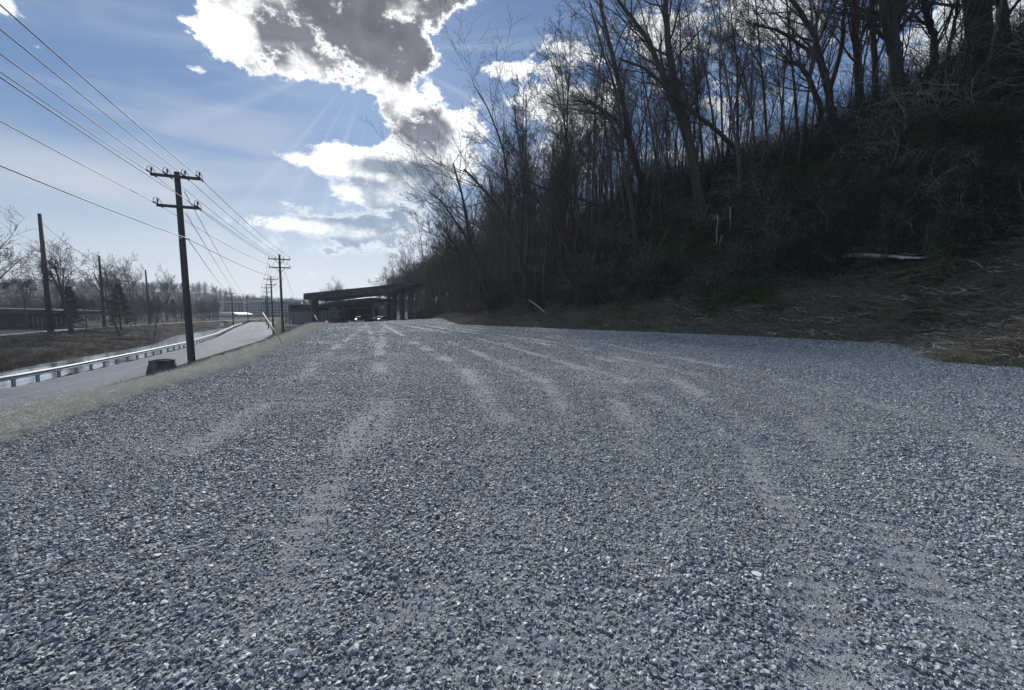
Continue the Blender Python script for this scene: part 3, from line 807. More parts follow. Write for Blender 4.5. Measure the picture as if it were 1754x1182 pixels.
trunk_tree('forest_tree', rooted([(905, 512), (897, 470), (886, 430), (868, 392), (848, 350), (822, 318), (795, 290)], 33), 0.20, 0.06,
           [(LA([(898, 470), (902, 430), (906, 380), (900, 320), (890, 250), (880, 180)], 33, 0.3), 0.13, 0.04), (LA([(868, 392), (872, 330), (862, 260), (842, 200), (815, 150)], 33, .3), 0.10, 0.03)], 33,
           'forked tree at the foot of slope arching left toward the lot')
trunk_tree('forest_tree', rooted([(1092, 440), (1088, 400), (1078, 330), (1066, 262), (1050, 215), (1020, 180), (1003, 170)], 29), 0.17, 0.05,
           [(LA([(1066, 262), (1062, 200), (1050, 140), (1030, 80), (1010, 10)], 29, .3), 0.12, 0.04)], 34, 'tall curved tree bending left above the green ivy mound')
trunk_tree('forest_tree', rooted([(1110, 355), (1095, 300), (1078, 240), (1066, 170), (1052, 110), (1036, 40), (1020, -40)], 36), 0.24, 0.10, [(LA([(1078, 240), (1052, 205), (1020, 180), (985, 172)], 36), 0.14, 0.05)], 35,
           'tall tree with one crooked low limb left of the forked thick tree')
trunk_tree('forest_tree', rooted([(1105, 385), (1070, 365), (1020, 350), (975, 335), (930, 322), (890, 300)], 28, .3), 0.13, 0.05, [], 36, 'nearly fallen trunk lying slanted to the left among standing trees')
trunk_tree('forest_tree', rooted([(836, 520), (826, 470), (806, 420), (800, 380), (790, 330), (776, 280)], 42), 0.16, 0.05, [(LA([(808, 424), (780, 380), (756, 345), (735, 330)], 42), 0.09, 0.03)], 37,
           'slender tree above the pale brush pile at the lot corner')
OCC = [(o.location.x, o.location.y) for o in C.objects if o.name.startswith('forest_tree') and o.get('label')]

def too_low(x, y):
    # the mown foot of the slope and its vine-covered face carry no trees
    z = gz(x, y); u = CX + FPX * x / y; v = 532 - (z - CAM_H) / y * FPX
    if u < 728 and y < 106: return True       # the canopy stands there
    return v > np.interp(u, [800, 950, 1100, 1200, 1300, 1400, 1754, 1900], [550, 520, 455, 405, 330, 285, 135, 100])
# random forest, nearest to the slope foot first
cands = []
tries = 0
pts_forest = list(OCC)
rr = random.Random(5)
while len(cands) < 215 and tries < 60000:
    tries += 1
    y = 10 + 130 * rr.random() ** 1.3
    s = 1.5 + 42 * rr.random() ** 0.75
    xe = np.interp(y, EDGE_R[:, 1], EDGE_R[:, 0])
    x = xe + s * (1.0 if y > 45 else 1.3)
    if not in_view(x, y, 30 if y > 20 else 10): continue
    if too_low(x, y): continue
    mind = 2.1 if y < 60 else 2.6
    if any((x - a) ** 2 + (y - b) ** 2 < mind ** 2 for a, b in pts_forest): continue
    pts_forest.append((x, y)); cands.append((x, y))
E = sdist(np.array(cands), EDGE_R)
for (x, y), s in zip(cands, E):
    if s < 1.2: continue
    kind = 'far' if y > 88 else ('ridge' if s > 20 else ('low' if s < 8 else 'mid'))
    if kind == 'ridge' and rr.random() < 0.12: p = rr.choice(big_protos)
    elif s < 10 and rr.random() < 0.4: p = rr.choice(lean_protos)
    else: p = rr.choice(protos)
    lean = p in lean_protos or p in big_protos
    sc = rr.uniform(0.72, 1.05) * (0.9 if s < 6 else 1.0)
    if x < y * 0.20 and y > 40: sc *= 1.16
    place(p, x, y, rr.uniform(-0.6, 0.6) + 0.3 if (lean or rr.random() < 0.6) else rr.uniform(0, 6.28), sc, *forest_label(x, y, s, lean, p.children[0].data.materials[0] == M['bark_pale']))
# saplings between them
n = 0; tries = 0
while n < 235 and tries < 20000:
    tries += 1
    y = 12 + 95 * rr.random() ** 1.1
    s = 2.5 + 36 * rr.random() ** .8
    x = np.interp(y, EDGE_R[:, 1], EDGE_R[:, 0]) + s
    if not in_view(x, y, 0): continue
    if too_low(x, y): continue
    d = float(sdist(np.array([[x, y]]), EDGE_R)[0])
    if d < 2.2: continue
    lo = d < 12
    place(sap_protos[(n % 2 == 0) + 2 * rr.randint(0, 2)], x, y, rr.uniform(-0.8, 0.8), rr.uniform(0.8, 1.6),
          *[q.replace('bare tree', 'sapling') for q in forest_label(x, y, d, False, n % 2 == 0)][:2], 'sapling')
    n += 1

for e in protos + big_protos + lean_protos + sap_protos:
    if not e.get('label'):
        for ch in list(e.children): bpy.data.objects.remove(ch)
        bpy.data.objects.remove(e)
# trees across the creek
big = tree_proto('bare_tree', OPEN, 12.0, 0.34, 61, M['bark'], n=[12, 9, 7])
P = at(123, 571, 84)
big_t = place(big, P.x, P.y, 0.4, 1.25, 'big spreading bare tree on the far creek bank, its crown widest there')
b2 = tree_proto('bare_tree', OPEN, 12, 0.20, 62, M['bark'])
def spot(u, v, Y): 
    p = at(u, v, Y); return p.x, p.y
def bare(proto, u, v, Y, rz, sc, label): 
    x, y = spot(u, v, Y); return place(proto, x, y, rz, sc, label, z=gz(x, y))
bare(b2, 45, 562, 95, 1.0, 0.95, 'small bare tree in front of the long dark pavilion')
b3 = tree_proto('bare_tree', OPEN, 14, 0.26, 63, M['bark'], tilt=(0.3, -0.1))
bare(b3, -42, 575, 70, 0.2, 1.2, 'bare tree outside the frame whose gnarled limb reaches over the pavilion')
bare(b2, -10, 566, 92, 2.2, 1.0, 'bare tree at the near end of the pavilion beside the path')
bare(b2, 148, 566, 88, 3.0, 0.6, 'small multi-stemmed bare tree beside the big spreading one')
bare(b3, 206, 566, 88, 4.0, 1.0, 'leaning bare tree in front of dark conifer on the bank')
bare(b2, 232, 552, 130, 5.0, 1.35, 'round crowned bare tree behind the path beyond the dark conifer')
bare(b2, 196, 553, 132, 0.7, 1.25, 'bare tree behind the second tall bank pole')
bare(b3, 262, 566, 92, 1.4, 0.55, 'low leaning bare tree hanging over the creek bend')
bare(b2, 286, 548, 190, 2.0, 1.5, 'distant bare tree rising above the far woodland left of the roadside pole')
bare(b2, 100, 548, 170, 2.7, 1.2, 'distant bare tree between the leaning pole and the big tree')
for i, (u, Y, s_, l) in enumerate([(560, 150, 0.8, 'left'), (575, 158, 0.95, 'middle'), (588, 150, 0.85, 'right')]):
    bare(b2, u, 545, Y, i * 1.3, s_, {'left': 'bare treetop showing above the canopy roof, leftmost of three', 'middle': 'bare treetop showing above the canopy roof, middle of three', 'right': 'bare treetop showing above the canopy roof, rightmost of three'}[l])
bare(b2, 668, 545, 130, 0.3, 1.15, 'isolated bare tree just above the right end of the canopy')
bare(b2, 650, 545, 142, 2.3, 0.8, 'smaller bare tree showing above the canopy left of the isolated one')
# dark conifers
def conifer(u, v, Y, H, W, seed, label):
    rng = random.Random(seed); x, y = spot(u, v, Y)
    e = empty('conifer_tree', (x, y, gz(x, y)))
    tb = TB(); tb.tube([(0, 0, -.3), (0, 0, H * .5), (0, 0, H)], [0.25, 0.15, 0.03], 6); tb.build('trunk', M['bark'], e)
    V, F = [], []
    for k in range(2600):
        t = rng.random() ** 0.8; z = H * (0.12 + 0.88 * t); R = W * (1 - t) ** 0.8 * (0.62 + 0.38 * math.sin(z * 4.3 + seed) + 0.35 * rng.random()) * math.sqrt(rng.random()) + 0.1
        a = rng.random() * 6.283; c = Vector((R * math.cos(a), R * math.sin(a), z - 0.15 * R)); s = 0.42 * rng.uniform(.4, 1.3)
        d1 = Vector((math.cos(a), math.sin(a), rng.uniform(-.6, .2))) * s; d2 = perp(d1.normalized(), rng) * s * .35
        n = len(V); V += [c - d2, c + d1, c + d2]; F.append((n, n + 1, n + 2))
    fast_mesh('crown', np.array([tuple(p) for p in V]), np.array(F), M['conifer'], e)
    return tag(e, label, 'conifer')
conifer(207, 560, 100, 11.5, 3.0, 1, 'dark conifer on the creek bank between the two tall poles')
conifer(124, 562, 92, 10.0, 2.2, 2, 'narrow dark conifer standing behind the big spreading tree')
conifer(387, 546, 330, 7.5, 4.0, 3, 'round dark evergreen in front of the white-roofed low building')

# ------------------------------------------------------------------ scattered stuff (geometry nodes)
def hidden_collection(name): return bpy.data.collections.new(name)
def proto_mesh(coll, name, V, F, mat, smooth=False):
    me = bpy.data.meshes.new(name); me.from_pydata([tuple(p) for p in V], [], [tuple(f) for f in F])
    if smooth: me.shade_smooth()
    me.materials.append(mat)
    o = bpy.data.objects.new(name, me); coll.objects.link(o); return o
def scatter(name, label, coll, P, rot, scl, idx):
    n = len(P)
    me = bpy.data.meshes.new(name)
    me.vertices.add(n); me.vertices.foreach_set('co', np.asarray(P, dtype=np.float32).ravel())
    a = me.attributes.new('rot', 'FLOAT_VECTOR', 'POINT'); a.data.foreach_set('vector', np.asarray(rot, dtype=np.float32).ravel())
    a = me.attributes.new('scl', 'FLOAT_VECTOR', 'POINT'); a.data.foreach_set('vector', np.asarray(scl, dtype=np.float32).ravel())
    a = me.attributes.new('idx', 'INT', 'POINT'); a.data.foreach_set('value', np.asarray(idx, dtype=np.int32))
    o = bpy.data.objects.new(name, me); C.objects.link(o)
    ng = bpy.data.node_groups.new(name + '_scatter', 'GeometryNodeTree')
    ng.interface.new_socket('Geometry', in_out='INPUT', socket_type='NodeSocketGeometry')
    ng.interface.new_socket('Geometry', in_out='OUTPUT', socket_type='NodeSocketGeometry')
    N = ng.nodes; Lk = ng.links.new
    gi = N.new('NodeGroupInput'); go = N.new('NodeGroupOutput')
    ip = N.new('GeometryNodeInstanceOnPoints'); ip.inputs['Pick Instance'].default_value = True
    ci = N.new('GeometryNodeCollectionInfo'); ci.inputs['Collection'].default_value = coll
    ci.inputs['Separate Children'].default_value = True; ci.inputs['Reset Children'].default_value = True
    def att(nm, ty):
        q = N.new('GeometryNodeInputNamedAttribute'); q.data_type = ty; q.inputs['Name'].default_value = nm; return q.outputs[0]
    Lk(gi.outputs[0], ip.inputs['Points']); Lk(ci.outputs[0], ip.inputs['Instance'])
    Lk(att('idx', 'INT'), ip.inputs['Instance Index'])
    Lk(att('rot', 'FLOAT_VECTOR'), ip.inputs['Rotation']); Lk(att('scl', 'FLOAT_VECTOR'), ip.inputs['Scale'])
    Lk(ip.outputs[0], go.inputs[0])
    md = o.modifiers.new('scatter', 'NODES'); md.node_group = ng
    return tag(o, label, kind='stuff')

# --- crushed stones
coll = hidden_collection('stone_shapes')
NS = 14
for i in range(NS):
    bm = bmesh.new()
    rg = random.Random(900 + i)
    fl = rg.uniform(0.32, 0.75); el_ = rg.uniform(0.55, 0.95)
    for k in range(rg.randint(9, 13)):
        a = rg.random() * 6.283; zz = rg.uniform(-1, 1); q = math.sqrt(max(0, 1 - zz * zz)) 
        bm.verts.new((q * math.cos(a) * 0.5, q * math.sin(a) * 0.5 * el_, zz * 0.5 * fl))
    res = bmesh.ops.convex_hull(bm, input=bm.verts)
    junk = [e for e in res.get('geom_interior', []) if isinstance(e, bmesh.types.BMVert)]
    if junk: bmesh.ops.delete(bm, geom=junk, context='VERTS')
    me = bpy.data.meshes.new('stone'); bm.to_mesh(me); bm.free(); me.materials.append(M['stone'])
    o = bpy.data.objects.new('stone', me); coll.objects.link(o)
def wedge(y0, y1, n, side=1.36, extra=0.8):
    # even density inside the lot between two depths
    y = np.sqrt(rs.uniform((y0 + extra) ** 2, (y1 + extra) ** 2, n)) - extra
    x = rs.uniform(-1, 1, n) * (side * (y + extra))
    return x, y
def stones(y0, y1, dens, smin, smax, extra=0.8):
    area = 1.36 * ((y1 + extra) ** 2 - (y0 + extra) ** 2)
    x, y = wedge(y0, y1, int(area * dens))
    xl = np.interp(y, EDGE_L[:, 1], EDGE_L[:, 0]); xr = np.interp(y, EDGE_R[:, 1], EDGE_R[:, 0])
    k = (x > xl - 0.5 + 0.5 * rs.rand(len(x)) ** 2 ) & (x < xr + 0.55 - 0.7 * rs.rand(len(x)))
    x, y = x[k], y[k]
    z, w = lot_surface(x, y)
    patch = sm(fbm(x / 0.9, y / 0.9, 4, 41), -0.35, 0.35)
    keep = rs.rand(len(x)) < (1.0 - 0.62 * w) * (0.72 + 0.28 * patch)
    x, y, z, w = x[keep], y[keep], z[keep], w[keep]
    s = smin + (smax - smin) * rs.beta(1.5, 4.0, len(x))
    s *= (1 - 0.42 * w)
    big_ = rs.rand(len(x)) < 0.012
    s[big_] *= 1.5
    tilt = rs.normal(0, 0.38, (len(x), 2))
    rot = np.stack([tilt[:, 0], tilt[:, 1], rs.uniform(0, 6.283, len(x))], 1)
    return np.stack([x, y, z + s * 0.10], 1), rot, np.repeat(s[:, None], 3, 1) * rs.uniform(0.8, 1.2, (len(x), 3)), rs.randint(0, NS, len(x))
S = [stones(0.7, 4.5, 5200, 0.010, 0.060), stones(4.5, 9, 3000, 0.014, 0.058), stones(9, 17, 950, 0.020, 0.070), stones(17, 30, 220, 0.04, 0.11), stones(30, 48, 70, 0.05, 0.13), stones(48, 74, 28, 0.06, 0.16)]
def stray(n, edge, sgn):
    y = 5 + 50 * rs.rand(n) ** 1.8; s = np.abs(rs.normal(0, 0.45, n)); x = np.interp(y, edge[:, 1], edge[:, 0]) + sgn * s
    z = ground_z(x, y, False); q = rs.uniform(.02, .06, n) * np.interp(y, [5, 40], [1, 1.8])
    return np.stack([x, y, z + .045], 1), rs.uniform(-.5, 6.0, (n, 3)), np.repeat(q[:, None], 3, 1), rs.randint(0, NS, n)
S += [stray(9000, EDGE_R, 1.0), stray(2600, EDGE_L, -0.6)]
P_, R_, S_, I_ = [np.concatenate([q[i] for q in S]) for i in range(4)]
print('stones', len(P_))
scatter('gravel', 'loose grey crushed stones covering the lot', coll, P_, R_, S_, I_)

# --- generic blades: curved strips
def blade(rng, L, w, bend):
    V = []; F = []
    n = 4; d = Vector((rng.uniform(-.4, .4), rng.uniform(-.4, .4), 1)).normalized(); side = perp(d, rng); cv = perp(d, rng)
    for i in range(n + 1):
        t = i / n; c = d * L * t + cv * bend * L * t * t; ww = w * (1 - t * 0.85)
        V += [c - side * ww, c + side * ww]
        if i: F.append((2 * i - 2, 2 * i - 1, 2 * i + 1, 2 * i))
    return V, F
def clump(rng, n, L, w, bend, spread, flat=False):
    V = []; F = []
    for k in range(n):
        v, f = blade(rng, L * rng.uniform(.5, 1.2), w, bend * rng.uniform(.3, 1.3))
        if flat:
            Rm = Euler((rng.uniform(1.15, 1.75), 0, rng.uniform(0, 6.283))).to_matrix()
        else: Rm = Euler((rng.uniform(-.5, .5), rng.uniform(-.5, .5), rng.uniform(0, 6.283))).to_matrix()
        off = Vector((rng.gauss(0, spread), rng.gauss(0, spread), rng.uniform(0, .04)))
        b = len(V); V += [Rm @ p + off for p in v]; F += [tuple(i + b for i in q) for q in f]
    return V, F
coll = hidden_collection('hay_shapes')
for i in range(6):
    V, F = clump(random.Random(70 + i), 70, 0.24, 0.005, 0.5, 0.24, True); proto_mesh(coll, 'hay', V, F, M['hay'])
for i in range(3):
    V, F = clump(random.Random(80 + i), 45, 0.16, 0.005, 0.5, 0.22); proto_mesh(coll, 'weeds', V, F, M['green_grass'])
def slope_points(n, y0, y1, s0, s1, pw=1.0, m=30):
    y = y0 + (y1 - y0) * rs.rand(n) ** pw; s = s0 + (s1 - s0) * rs.rand(n)
    x = np.interp(y, EDGE_R[:, 1], EDGE_R[:, 0]) + s * np.where(y < 45, 1.35, 1.02)
    d = sdist(np.stack([x, y], 1), EDGE_R)
    u = CX + FPX * x / (np.maximum(y, 0.5) * .99)
    k = (d > s0 - 0.2) & (d < s1) & (u < 1754 + 120) & (y > 1)
    x, y, d = x[k], y[k], d[k]
    return x, y, ground_z(x, y), d
x, y, z, d = slope_points(60000, 8, 95, -0.3, 7.5, 1.5)
gn = fbm(x / 2.5, y / 2.5, 3, 77)
idx = np.where(rs.rand(len(x)) < 0.08 + 0.6 * sm(gn, 0.05, 0.5), rs.randint(6, 9, len(x)), rs.randint(0, 6, len(x)))
k = rs.rand(len(x)) < np.where(d < 6.5, 1, 0.6)
x, y, z, d, idx = x[k], y[k], z[k], d[k], idx[k]
sc = rs.uniform(0.5, 1.25, len(x)) * np.interp(y, [8, 14, 30, 40], [0.55, 0.8, 1.0, 1.4])
print('hay', len(x))
scatter('cut_grass', 'mown dry grass and weeds on the lower slope', coll, np.stack([x, y, z + 0.01], 1), np.stack([rs.normal(0, .25, len(x)), rs.normal(0, .25, len(x)), rs.uniform(0, 6.28, len(x))], 1), np.repeat(sc[:, None], 3, 1), idx)

# --- twig litter on the mown slope
coll = hidden_collection('litter_shapes')
for i in range(6):
    rng = random.Random(650 + i); tb = TB()
    for k in range(9):
        p = Vector((rng.gauss(0, .35), rng.gauss(0, .35), rng.uniform(.02, .1))); a = rng.random() * 6.28; L = rng.uniform(.15, .75); d = Vector((math.cos(a), math.sin(a), rng.uniform(-.05, .35)))
        m_ = p + d * L * .5 + perp(d.normalized(), rng) * L * .12; tb.tube([p, m_, p + d * L], [.011, .009, .004], 4)
    proto_mesh(coll, 'litter', np.concatenate(tb.V).tolist(), np.concatenate(tb.F).tolist(), M['vine'] if i % 3 else M['pale_wood'] if i else M['twig'])
x, y, z, d = slope_points(3400, 8, 80, -0.1, 7.5, 1.2)
sc = rs.uniform(.5, 1.4, len(x))
scatter('twig_litter', 'broken twigs and chips strewn over the mown slope', coll, np.stack([x, y, z + .03], 1), np.stack([rs.normal(0, .2, len(x)), rs.normal(0, .2, len(x)), rs.uniform(0, 6.28, len(x))], 1), np.repeat(sc[:, None], 3, 1), rs.randint(0, 6, len(x)))

# --- tangled vines and brush
coll = hidden_collection('brush_shapes')
def brush(rng, n, H, W, r):
    tb = TB()
    for k in range(n):
        p = Vector((rng.gauss(0, W * .5), rng.gauss(0, W * .5), -0.1)); d = Vector((rng.gauss(0, .5), rng.gauss(0, .5), 1)).normalized()
        L = H * rng.uniform(.5, 1.5); pts = [p.copy()]; m = 8
        g_ = rng.uniform(-0.22, 0.02)
        for i in range(m):
            d = (d + Vector((rng.gauss(0, .22), rng.gauss(0, .22), rng.gauss(0, .16) + g_))).normalized(); p = p + d * L / m; pts.append(p.copy())
        rr_ = r * rng.uniform(.5, 1.5); tb.tube(pts, [rr_ * (1 - .75 * i / m) for i in range(m + 1)], 3)
        for q in range(4):
            i = rng.randint(2, m - 1); dd = (pts[i] - pts[i - 1]).normalized(); dd = rot_about(dd, perp(dd, rng), rng.uniform(.4, 1.1)); a = pts[i]
            b = a + dd * L * .14; c = b + (dd + Vector((rng.gauss(0, .3), rng.gauss(0, .3), 0))) * L * .12
            tb.tube([a, b, c], [rr_ * .5, rr_ * .4, rr_ * .2], 3)
    return np.concatenate(tb.V), np.concatenate(tb.F)
for i in range(4):
    V, F = brush(random.Random(30 + i), 30, 2.2, 1.1, 0.015); proto_mesh(coll, 'brush', V.tolist(), F.tolist(), M['vine'], True)
for i in range(4):
    V, F = brush(random.Random(40 + i), 30, 2.6, 1.2, 0.012); proto_mesh(coll, 'brush_dark', V.tolist(), F.tolist(), M['twig'], True)
x, y, z, d = slope_points(5200, 9, 120, 5.0, 34, 1.25)
k = rs.rand(len(x)) < np.where(d < 14, 1.0, 0.5)
x, y, z, d = x[k], y[k], z[k], d[k]
x2, y2, z2, d2 = slope_points(3800, 24, 125, 2.6, 8, 1.2)
x, y, z, d = [np.concatenate(q) for q in ((x, x2), (y, y2), (z, z2), (d, d2))]
ub = CX + FPX * x / y; vb = 532 - (z - CAM_H) / y * FPX
k = (vb < np.interp(ub, [700, 900, 1250, 1450, 1600, 1754, 1900], [565, 540, 508, 466, 452, 432, 410])) & (rs.rand(len(x)) > 0.65 * np.exp(-((ub - 1150) / 150.0) ** 2 - ((vb - 440) / 75.0) ** 2)); x, y, z, d = x[k], y[k], z[k], d[k]
idx = np.where(rs.rand(len(x)) < 0.26, rs.randint(0, 4, len(x)), rs.randint(4, 8, len(x)))
sc = rs.uniform(.5, 1.25, len(x)) * (0.7 + 0.3 * sm(d, 5, 10) + 0.8 * sm(d, 15, 22))
print('brush', len(x))
scatter('undergrowth', 'tangle of dry vines and bare brush covering the wooded slope', coll, np.stack([x, y, z], 1), np.stack([rs.normal(0, .2, len(x)), rs.normal(-.25, .2, len(x)), rs.uniform(0, 6.28, len(x))], 1), np.stack([sc, sc, sc * rs.uniform(.7, 1.3, len(x))], 1), idx)

# --- evergreen ivy and honeysuckle mounds
coll = hidden_collection('ivy_shapes')
def ivy_clump(rng, n, R, H, s):
    V = []; F = []
    for k in range(n):
        a = rng.random() * 6.283; q = math.sqrt(rng.random()); zz = H * (1 - q * q) * rng.uniform(.45, 1.05)
        c = Vector((R * q * math.cos(a), R * q * math.sin(a), zz)); nrm = Vector((rng.gauss(0, .6), rng.gauss(0, .6), 1)).normalized()
        t = perp(nrm, rng); b = nrm.cross(t); L = s * rng.uniform(.6, 1.3)
        i = len(V); V += [c - t * L, c + b * L * .45, c + t * L, c - b * L * .45]; F.append((i, i + 1, i + 2, i + 3))
    return V, F
for i in range(4):
    V, F = ivy_clump(random.Random(60 + i), 420, 0.9, 0.7, 0.045); proto_mesh(coll, 'ivy', V, F, M['ivy'])
x, y, z, d = slope_points(13000, 9, 110, 2.8, 30, 1.2)
f = fbm(x / 5.0, y / 5.0, 3, 55)
uu = CX + FPX * x / y; vv = 532 - (z - CAM_H) / y * FPX
green = np.exp(-((uu - 1150) / 130.0) ** 2 - ((vv - 450) / 70.0) ** 2) + np.exp(-((uu - 955) / 60.0) ** 2 - ((vv - 505) / 26.0) ** 2) * 1.2 + 0.8 * np.exp(-((uu - 1350) / 60.0) ** 2 - ((vv - 330) / 60.0) ** 2)
k = (f + 0.6 * green > 0.18)
x, y, z, d, f = x[k], y[k], z[k], d[k], f[k]
sc = rs.uniform(.5, 1.3, len(x))
print('ivy', len(x))
scatter('ivy_ground_cover', 'dark evergreen ivy and honeysuckle patches on the slope', coll, np.stack([x, y, z - 0.05], 1), np.stack([rs.normal(0, .2, len(x)), rs.normal(-.3, .2, len(x)), rs.uniform(0, 6.28, len(x))], 1), np.stack([sc, sc, sc * rs.uniform(.6, 1.6, len(x))], 1), rs.randint(0, 4, len(x)))

# --- straw on the strip, weeds at its lower edge
coll = hidden_collection('straw_shapes')
for i in range(4):
    V, F = clump(random.Random(170 + i), 60, 0.20, 0.0035, 0.25, 0.16, True); proto_mesh(coll, 'straw', V, F, M['straw'])
V, F = clump(random.Random(180), 26, 0.18, 0.005, .6, .12); proto_mesh(coll, 'weed', V, F, M['hay'])
V, F = clump(random.Random(181), 26, 0.22, 0.005, .6, .12); proto_mesh(coll, 'weed_green', V, F, M['green_grass'])
V, F = clump(random.Random(182), 10, 0.28, 0.004, .5, .15); proto_mesh(coll, 'weed_tall', V, F, M['hay'])
n = 9000
y = 3.5 + 48 * rs.rand(n) ** 1.6; s = rs.uniform(-0.15, 3.0, n)
x = np.interp(y, EDGE_L[:, 1], EDGE_L[:, 0]) - s * 1.04
d = -sdist(np.stack([x, y], 1), EDGE_L)
idx = rs.randint(0, 4, n); low = (d > 1.25); idx[low] = rs.randint(4, 7, low.sum())
k = (~low) | (rs.rand(n) < 0.3)
x, y, d, idx = x[k], y[k], d[k], idx[k]
sc = rs.uniform(.4, .95, len(x)) * (1 + 0.8 * sm(y, 15, 40))
scatter('straw', 'loose straw blades and weeds on the matting', coll, np.stack([x, y, ground_z(x, y, False) + .035], 1), np.stack([rs.normal(0, .1, len(x)), rs.normal(0, .1, len(x)), rs.uniform(0, 6.28, len(x))], 1), np.repeat(sc[:, None], 3, 1), idx)

# --- bank across the creek: dead weeds
coll = hidden_collection('bank_shapes')
for i in range(4):
    V, F = brush(random.Random(230 + i), 20, 0.75, 0.8, 0.014); proto_mesh(coll, 'bank_brush', V.tolist(), F.tolist(), M['twig'] if i != 2 else M['vine'], True)
n = 11000
u = rs.uniform(-120, 520, n); y = 42 + 190 * rs.rand(n) ** 1.3; x = (u - CX) / FPX * y
P2 = np.stack([x, y], 1); inside = (sdist(P2, CREEK_L) < -0.5) & (sdist(P2, PATH_R) > 0.6)
near_bank = (sdist(P2, ROAD_L) < -1.0) & (sdist(P2, CREEK_R) > -0.5)
k = inside | (near_bank & (rs.rand(n) < .6))
x, y = x[k], y[k]
sc = rs.uniform(.5, 1.3, len(x))
scatter('bank_weeds', 'dead brown weeds covering the creek banks', coll, np.stack([x, y, ground_z(x, y)], 1), np.stack([rs.normal(0, .2, len(x)), rs.normal(0, .2, len(x)), rs.uniform(0, 6.28, len(x))], 1), np.stack([sc, sc, sc * .7], 1), rs.randint(0, 4, len(x)))

# ------------------------------------------------------------------ utility line
def rail_perp(d): return Vector((-d.y, d.x, 0)).normalized()
POLES = [(309, 295, 627, 21.0), (483, 436, 568, 52.6), (466.5, 473, 561, 80.0), (458.5, 489, 557, 107.0), (455.5, 505, 553.5, 134.0)]
def pole_xy(u, Y): p = at(u, 532, Y); return Vector((p.x, p.y, 0))
ppos = []
for (u, vt, vb, Y) in POLES:
    ppos.append((pole_xy(u if Y > 25 else 323, Y), at(u, vt, Y).z))
p0dir = (ppos[1][0] - ppos[0][0]); p0 = ppos[0][0] - p0dir
def line_dir(i):
    a = ppos[i - 1][0] if i else p0; b = ppos[min(i + 1, len(ppos) - 1)][0]
    return (b - a).normalized()
ARM1, ARM2 = 0.62, 1.65   # distances of the two crossarms below the pole top
def hw1(i): return 1.62
def insulator(parent, p, d, tall=False):
    mb = MB()
    mb.tube([p + Vector((0, 0, 0.02)), p + Vector((0, 0, 0.10))], 0.022, 6)
    for k in range(3): mb.tube([p + Vector((0, 0, .10 + k * .055)), p + Vector((0, 0, .125 + k * .055)), p + Vector((0, 0, .15 + k * .055))], [0.028, 0.052, 0.024], 8)
    if tall:   # dead end strings and the jumper loop of the first pole
        for sgn in (-1, 1):
            a = p + d * sgn * 0.10; b = p + d * sgn * 0.52 - Vector((0, 0, .03))
            mb.tube([a.lerp(b, k / 8) for k in range(9)], [0.022 if k % 2 else 0.045 for k in range(9)], 7)
        loop = [p + d * (-0.52 * math.cos(math.pi * k / 8)) + Vector((0, 0, 0.02 + 0.28 * math.sin(math.pi * k / 8))) for k in range(9)]
        mb.tube(loop, 0.012, 5)
    mb.build('insulator', M['porcelain'], parent, smooth=True)
attach = [[] for _ in range(7)]
plabels = ['nearest wooden utility pole with two crossarms and looping jumper wires', 'second utility pole with braced double crossarms on the grassy bank',
           'third utility pole, its lower crossarm shorter, behind the second one', 'fourth utility pole down the road, between the third and the farthest', 'farthest tiny utility pole of the roadside line']
for i, (pos, top) in enumerate(ppos):
    d = line_dir(i); n = rail_perp(d)      # n points left of travel
    b = Vector((pos.x, pos.y, gz(pos.x, pos.y)))
    e = empty('utility_pole', b); tag(e, plabels[i], 'utility pole', 'utility poles along the road')
    H = top - b.z
    lean = Vector((-0.012, 0.0, 0)) * H if i == 0 else Vector((0, 0, 0))
    mb = MB(); k = 10
    pts = [Vector((0, 0, -0.5)) + (lean + Vector((0, 0, H + .5))) * (j / k) for j in range(k + 1)]
    r0, r1 = (0.175, 0.125) if i == 0 else (0.17, 0.12)
    mb.tube(pts, [r0 + (r1 - r0) * j / k for j in range(k + 1)], 12); mb.build('pole_shaft', M['wood_pole'], e, smooth=True)
    for a, (dz, hw) in enumerate(((ARM1 if i else 0.27, 1.0 if i == 0 else 1.2), (ARM2 if i else 1.72, 0.85 if i == 0 else (1.2 if i == 1 else 0.9)))):
        c = lean * ((H - dz) / H) + Vector((0, 0, H - dz)) - d * 0.2
        mb = MB(); mb.box(c, (hw * 2, 0.11, 0.13), rz=math.atan2(n.y, n.x)); o = mb.build('crossarm', M['wood_pole'], e)
        if i:
            for sgn in (-1, 1):
                mb = MB(); mb.tube([c + n * sgn * 0.6 - Vector((0, 0, .05)), c + d * 0.1 - Vector((0, 0, .62))], 0.03, 5); mb.build('arm_brace', M['galv'] if i == 0 else M['wood_pole'], e)
        spots = ((-0.95, -0.33, 0.38, 0.97) if a == 0 else (-0.95, 0.95))
        for q, f in enumerate(spots):
            p = c + n * (-f) * hw * -1 if False else c - n * f * hw
            p = p + Vector((0, 0, 0.06)); insulator(e, p, d, tall=(i == 0))
            attach[q if a == 0 else 4 + q].append(b + p + Vector((0, 0, .24 if i else .0)) - (d * 0.5 if False else Vector((0, 0, 0))))
    c = lean * 0.68 + Vector((0, 0, H - (3.25 if i == 0 else 3.0)))
    mb = MB(); mb.box(c - d * 0.22, (0.10, 0.22, 0.10), rz=math.atan2(n.y, n.x)); mb.box(c - n * 0.2, (0.22, 0.06, 0.06), rz=math.atan2(n.y, n.x)); mb.build('cable_clamp', M['galv'], e)
    attach[6].append(b + c - n * 0.28)
